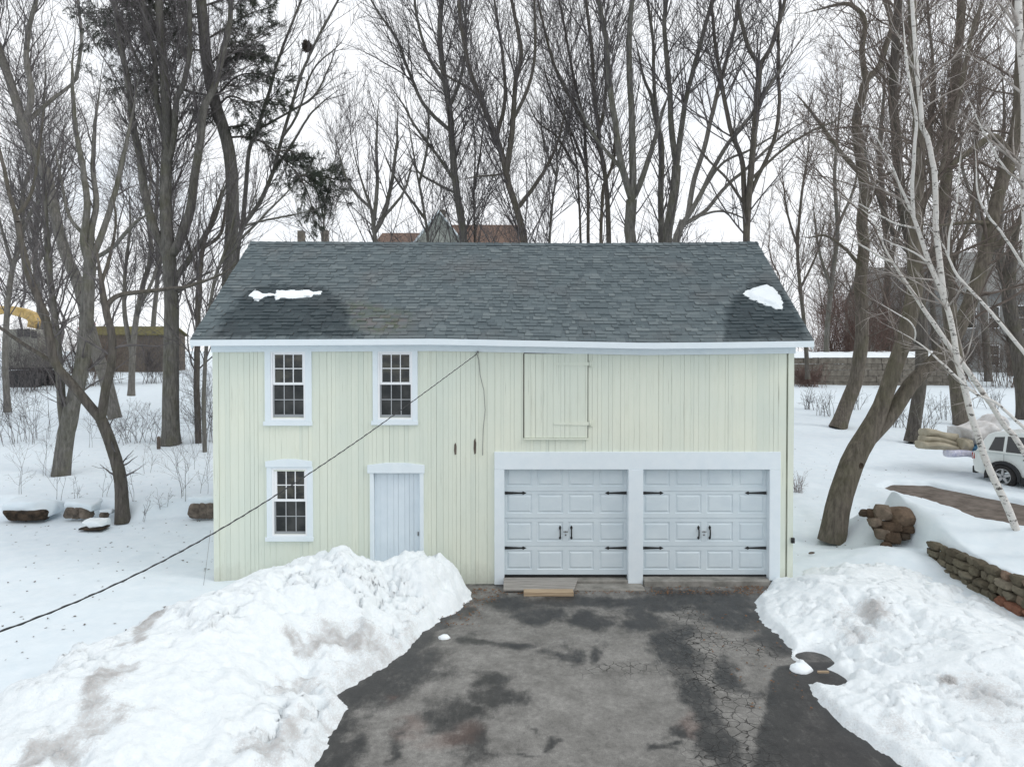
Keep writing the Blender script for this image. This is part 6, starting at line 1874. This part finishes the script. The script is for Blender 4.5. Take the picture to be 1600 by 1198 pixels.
# ------------------------------------------------------------------ the white car
def suv():
    cx, cy = PZ(1566, 762, 0.44)[0], PZ(1566, 762, 0.44)[1]
    zg = 0.42
    hd = math.radians(-60)
    root = thing('suv', 'white suv parked at the right edge beside the road, seen from its rear side', 'car', (cx, cy, zg))
    O = np.array((cx, cy, zg)); ch_, sh_ = math.cos(hd), math.sin(hd)

    def W(vs):
        return [(O[0] + x * ch_ - y * sh_, O[1] + x * sh_ + y * ch_, O[2] + z) for x, y, z in vs]

    class CB(MB):
        def add(s, vs, fs, sm=False, **at):
            MB.add(s, W(vs), fs, sm, **at)
    # x forward from the rear axle, y: 0 at the near flank, z up
    Wd = 1.86; R = .36; wb = 2.72
    lower = [(-.78, .42), (-.80, .62), (-.84, .86), (-.80, 1.02), (3.35, 1.0), (3.55, .92), (3.62, .70), (3.60, .36), (3.45, .26)]

    def arch(xc, n=10, r=.44):
        return [(xc + r * math.cos(t), .30 + r * math.sin(t) * 1.0) for t in np.linspace(0, math.pi, n)]
    prof = [(-.78, .42), (-.82, .62), (-.85, .84), (-.82, 1.03), (.3, 1.05), (1.4, 1.04), (2.45, 1.02), (3.2, .96), (3.52, .86), (3.62, .66), (3.60, .34), (3.2, .28)] + arch(wb) + [(wb - .46, .28), (.48, .28)] + arch(0) + [(-.5, .34)]
    mb = CB()
    n = len(prof)
    ys = (0.06, 0.0, 0.0, Wd, Wd, Wd - .06)
    ring = []
    for yi, (y, sc) in enumerate(((.07, .97), (0, 1), (Wd, 1), (Wd - .07, .97))):
        ring.append([(1.4 + (x - 1.4) * (sc if sc < 1 else 1), y, .66 + (z - .66) * sc) for x, z in prof])
    vs = [p for r_ in ring for p in r_]
    fs = []
    for r_ in range(3):
        for j in range(n):
            fs.append((r_ * n + j, r_ * n + (j + 1) % n, (r_ + 1) * n + (j + 1) % n, (r_ + 1) * n + j))
    fs.append(tuple(range(n))[::-1]); fs.append(tuple(range(3 * n, 4 * n)))
    mb.add(vs, fs)
    mb.build('body', 'carwhite', root, .015)
    # greenhouse
    def loft(name, secs, mat):
        mb = CB(); m_ = len(secs[0]); vs = [p for s_ in secs for p in s_]
        fs = [(k * m_ + j, k * m_ + (j + 1) % m_, (k + 1) * m_ + (j + 1) % m_, (k + 1) * m_ + j) for k in range(len(secs) - 1) for j in range(m_)]
        fs.append(tuple(range(m_))[::-1]); fs.append(tuple(range((len(secs) - 1) * m_, len(secs) * m_)))
        mb.add(vs, fs); return mb.build(name, mat, root, .02)
    gh = [(-.78, 1.03), (-.50, 1.56), (-.30, 1.66), (.6, 1.70), (1.35, 1.66), (1.55, 1.60), (2.35, 1.03)]
    loft('cabin', [[(x, .04 + (z - 1.03) * .26, z) for x, z in gh], [(x, Wd - .04 - (z - 1.03) * .26, z) for x, z in gh]], 'carwhite')
    for nm, q in (('window', [(-.42, 1.10), (-.28, 1.50), (-.02, 1.53), (-.02, 1.10)]), ('window', [(.06, 1.09), (.06, 1.55), (.80, 1.57), (.80, 1.09)]), ('window', [(.88, 1.09), (.88, 1.57), (1.42, 1.54), (2.05, 1.09)])):
        for side in (0, 1):
            mb = CB(); f_ = lambda z, o: (.04 + (z - 1.03) * .26 - o) if side == 0 else (Wd - .04 - (z - 1.03) * .26 + o)
            vs = [(x, f_(z, .006), z) for x, z in q] + [(x, f_(z, -.01), z) for x, z in q]; m_ = len(q)
            mb.add(vs, [tuple(range(m_)), tuple(range(m_, 2 * m_))[::-1]] + [(j, (j + 1) % m_, m_ + (j + 1) % m_, m_ + j) for j in range(m_)])
            mb.build(nm, 'carglass', root)
    mb = CB(); mb.add([(-.775, .2, 1.08), (-.775, Wd - .2, 1.08), (-.53, Wd - .28, 1.54), (-.53, .28, 1.54)], [(0, 1, 2, 3)]); mb.build('rear_window', 'carglass', root)
    mb = CB(); mb.add([(2.29, .2, 1.10), (2.29, Wd - .2, 1.10), (1.58, Wd - .28, 1.60), (1.58, .28, 1.60)], [(0, 3, 2, 1)]); mb.build('windshield', 'carglass', root)
    for xc in (0, wb):
        for side in (0, 1):
            y0, y1 = ((-.02, .22) if side == 0 else (Wd - .22, Wd + .02))
            mb = CB(); n_ = 28; pr = [(R - .03, y0), (R, y0 + .03), (R, y1 - .03), (R - .03, y1), (.235, y1), (.235, y0)]
            vs = []; fs = []
            for i_ in range(n_):
                t = 2 * math.pi * i_ / n_
                for r_, yv in pr: vs.append((xc + r_ * math.cos(t), yv, R + r_ * math.sin(t)))
            m_ = len(pr)
            for i_ in range(n_):
                for j in range(m_): fs.append((i_ * m_ + j, i_ * m_ + (j + 1) % m_, ((i_ + 1) % n_) * m_ + (j + 1) % m_, ((i_ + 1) % n_) * m_ + j))
            mb.add(vs, fs); wl = mb.build('wheel', 'tyre', root)
            yo = y0 + .03 if side == 0 else y1 - .03; dy = .03 if side == 0 else -.03
            mb = CB()
            for k_ in range(5):
                a = 2 * math.pi * k_ / 5 + .3
                c_, s_ = math.cos(a), math.sin(a)
                q = [(.03, -.045), (.225, -.03), (.225, .03), (.03, .045)]
                vs = [(xc + r_ * c_ - t_ * s_, yo + d_, R + r_ * s_ + t_ * c_) for d_ in (0, dy) for r_, t_ in q]
                mb.add(vs, [(0, 1, 2, 3), (7, 6, 5, 4), (0, 1, 5, 4), (1, 2, 6, 5), (2, 3, 7, 6), (3, 0, 4, 7)])
            vs = []; fs = []
            for i_ in range(n_):
                t = 2 * math.pi * i_ / n_
                for r_, d_ in ((.234, -.2 * dy), (.205, -.2 * dy), (.205, dy * 2), (.234, dy * 2)): vs.append((xc + r_ * math.cos(t), yo + d_, R + r_ * math.sin(t)))
            for i_ in range(n_):
                for j in range(4): fs.append((i_ * 4 + j, i_ * 4 + (j + 1) % 4, ((i_ + 1) % n_) * 4 + (j + 1) % 4, ((i_ + 1) % n_) * 4 + j))
            mb.add(vs, fs)
            mb.build('rim', 'alloy', wl)
            # black flare
            mb = CB(); vs = []; m_ = 14; yf_ = -.035 if side == 0 else Wd + .035; yb_ = .05 if side == 0 else Wd - .05
            for t in np.linspace(-.15, math.pi + .15, m_):
                for r_, yv in ((.41, yf_), (.50, yf_), (.50, yb_), (.41, yb_)): vs.append((xc + r_ * math.cos(t), yv, .32 + r_ * math.sin(t)))
            fs = [(i_ * 4 + j, i_ * 4 + (j + 1) % 4, i_ * 4 + 4 + (j + 1) % 4, i_ * 4 + 4 + j) for i_ in range(m_ - 1) for j in range(4)] + [(0, 1, 2, 3), tuple(range(4 * m_ - 4, 4 * m_))[::-1]]
            mb.add(vs, fs); mb.build('fender_flare', 'plastic', root)
    for side in (0, 1):
        y0, y1 = ((-.03, .06) if side == 0 else (Wd - .06, Wd + .03))
        mb = CB(); mb.box(.5, wb - .5, y0, y1, .20, .40); mb.build('side_skirt', 'plastic', root, .01)
        for xh in (.55, 1.55):
            mb = CB(); mb.box(xh, xh + .2, *((-.035, -.004) if side == 0 else (Wd + .004, Wd + .035)), .90, .93); mb.build('door_handle', 'plastic', root, .006)
        for xd in (.03, .86, 1.95):
            mb = CB(); mb.box(xd, xd + .008, *((-.0025, .0) if side == 0 else (Wd, Wd + .0025)), .42, 1.02); mb.build('door_seam', 'plastic', root)
        ym = .12 if side == 0 else Wd - .12
        mb = CB(); mb.box(-.875, -.80, *((.02, .30) if side == 0 else (Wd - .30, Wd - .02)), .78, .98); mb.build('tail_lamp', 'tail', root, .01)
        mb = CB(); mb.box(3.46, 3.58, *((.06, .40) if side == 0 else (Wd - .40, Wd - .06)), .74, .88); mb.build('headlight', 'lens', root, .01)
        mb = CB(); mb.box(1.95, 2.1, *((-.16, .02) if side == 0 else (Wd - .02, Wd + .16)), 1.06, 1.2); mb.build('mirror', 'carwhite', root, .02)
    mb = CB(); mb.box(-.90, -.76, .1, Wd - .1, .34, .56); mb.build('bumper', 'plastic', root, .02)
    mb = CB(); mb.box(3.58, 3.68, .1, Wd - .1, .30, .54); mb.build('bumper', 'plastic', root, .02)
    mb = CB(); mb.box(.4, wb - .4, .2, Wd - .2, .18, .32); mb.build('underbody', 'plastic', root)


suv()


# ------------------------------------------------------------------ stacked boards and tarp beside the car
def bundle(name, label, a, b, Y, ra, mat, seed, cat):
    pa_, pb_ = P(*a, Y), P(*b, Y)
    bm = bmesh.new(); bmesh.ops.create_cube(bm, size=2); bmesh.ops.subdivide_edges(bm, edges=bm.edges[:], cuts=7, use_grid_fill=True)
    mid = (pa_ + pb_) / 2; e = pb_ - pa_; L = np.linalg.norm(e) / 2; e /= np.linalg.norm(e)
    n2 = np.array((-e[2], 0, e[0]))
    for v in bm.verts:
        x, y, z = v.co
        k = .85 + .3 * float(fbm(np.array(x * 2.2 + seed), np.array(y * 1.2 + z * 1.6), 3, seed))
        rr_ = max(1, math.hypot(y, z)); y2, z2 = y / rr_ ** .55 * k, z / rr_ ** .55 * k
        p = mid + e * x * L + np.array((0, 1, 0)) * y2 * ra * 2.2 + n2 * z2 * ra + np.array((0, 0, 1)) * .03 * math.sin(x * 3 + seed)
        v.co = Vector(p)
    me = bpy.data.meshes.new(name); bm.to_mesh(me); bm.free()
    me.polygons.foreach_set('use_smooth', [True] * len(me.polygons))
    return tag(link(name, me, mat), label, cat)


kk_ = 23.0 / F
bundle('canvas_roll', 'lowest long beige canvas roll lying on the snow by the upright trunk', (1436, 693), (1494, 701), 8.9, 6.0 * kk_, 'beige', 1, 'canvas roll')
bundle('canvas_roll', 'middle beige canvas roll resting on the lowest one', (1440, 684), (1492, 692), 9.05, 5.0 * kk_, 'beige', 2, 'canvas roll')
bundle('canvas_roll', 'top beige canvas roll dusted with snow over the stack', (1442, 675), (1490, 682), 9.15, 6.0 * kk_, 'beige', 3, 'canvas roll')
bundle('canvas_roll', 'short upright beige bale at the right end of the canvas rolls', (1494, 694), (1508, 695), 8.9, 9.5 * kk_, 'beige', 4, 'canvas roll')
bundle('white_tarp', 'crumpled dirty white tarp heaped between the canvas rolls and the car', (1500, 682), (1540, 672), 9.3, 15 * kk_, 'tarpwhite', 5, 'tarp')
bundle('white_tarp', 'grey white tarp peak propped beside the rear of the car', (1540, 668), (1560, 655), 9.6, 11 * kk_, 'tarpwhite', 7, 'tarp')
bundle('plastic_crate', 'blue plastic sheet tucked under the white tarp', (1514, 700), (1533, 697), 8.75, 4.2 * kk_, 'blue', 6, 'plastic sheet')
bundle('plastic_roll', 'pale lilac plastic roll lying on the snow before the blue sheet', (1480, 707), (1537, 711), 8.55, 5.0 * kk_, 'lilac', 8, 'plastic roll')
mb = MB(); rockmesh(mb, PZ(1268, 867, .06) + np.array((0, 0, .05)), .11, 55, (1, .35, .25), 2, .4)
tag(mb.build('bark_piece', 'wooddark'), 'dark piece of bark lying on the snow right of the barn corner', 'bark piece')
mb = MB(); c = PZ(1285, 1056, ZD); mb.box(c[0] - .07, c[0] + .09, c[1] - .015, c[1] + .015, ZD + .05, ZD + .075)
tag(mb.build('wood_chip', 'woodtan'), 'orange brown wood chip at the rim of the melt hole in the right pile', 'wood chip')
# bits of bark and twig lying on the snow
cs = []
rg = np.random.default_rng(31)
for _ in range(700):
    x = rg.uniform(-16, -6.1); y = rg.uniform(-4, 16); cs.append((x, y, float(T(x, y))))
for _ in range(160):
    x = rg.uniform(5.8, 13); y = rg.uniform(1, 14); cs.append((x, y, float(T(x, y))))
nr = np.random.default_rng(13)
scatter_quads('twig_litter', 'wooddark', np.array(cs), 0.026, 'specks of bark and twig scattered over the snow', .004)
print('TREE QUADS', TREE_N[0])
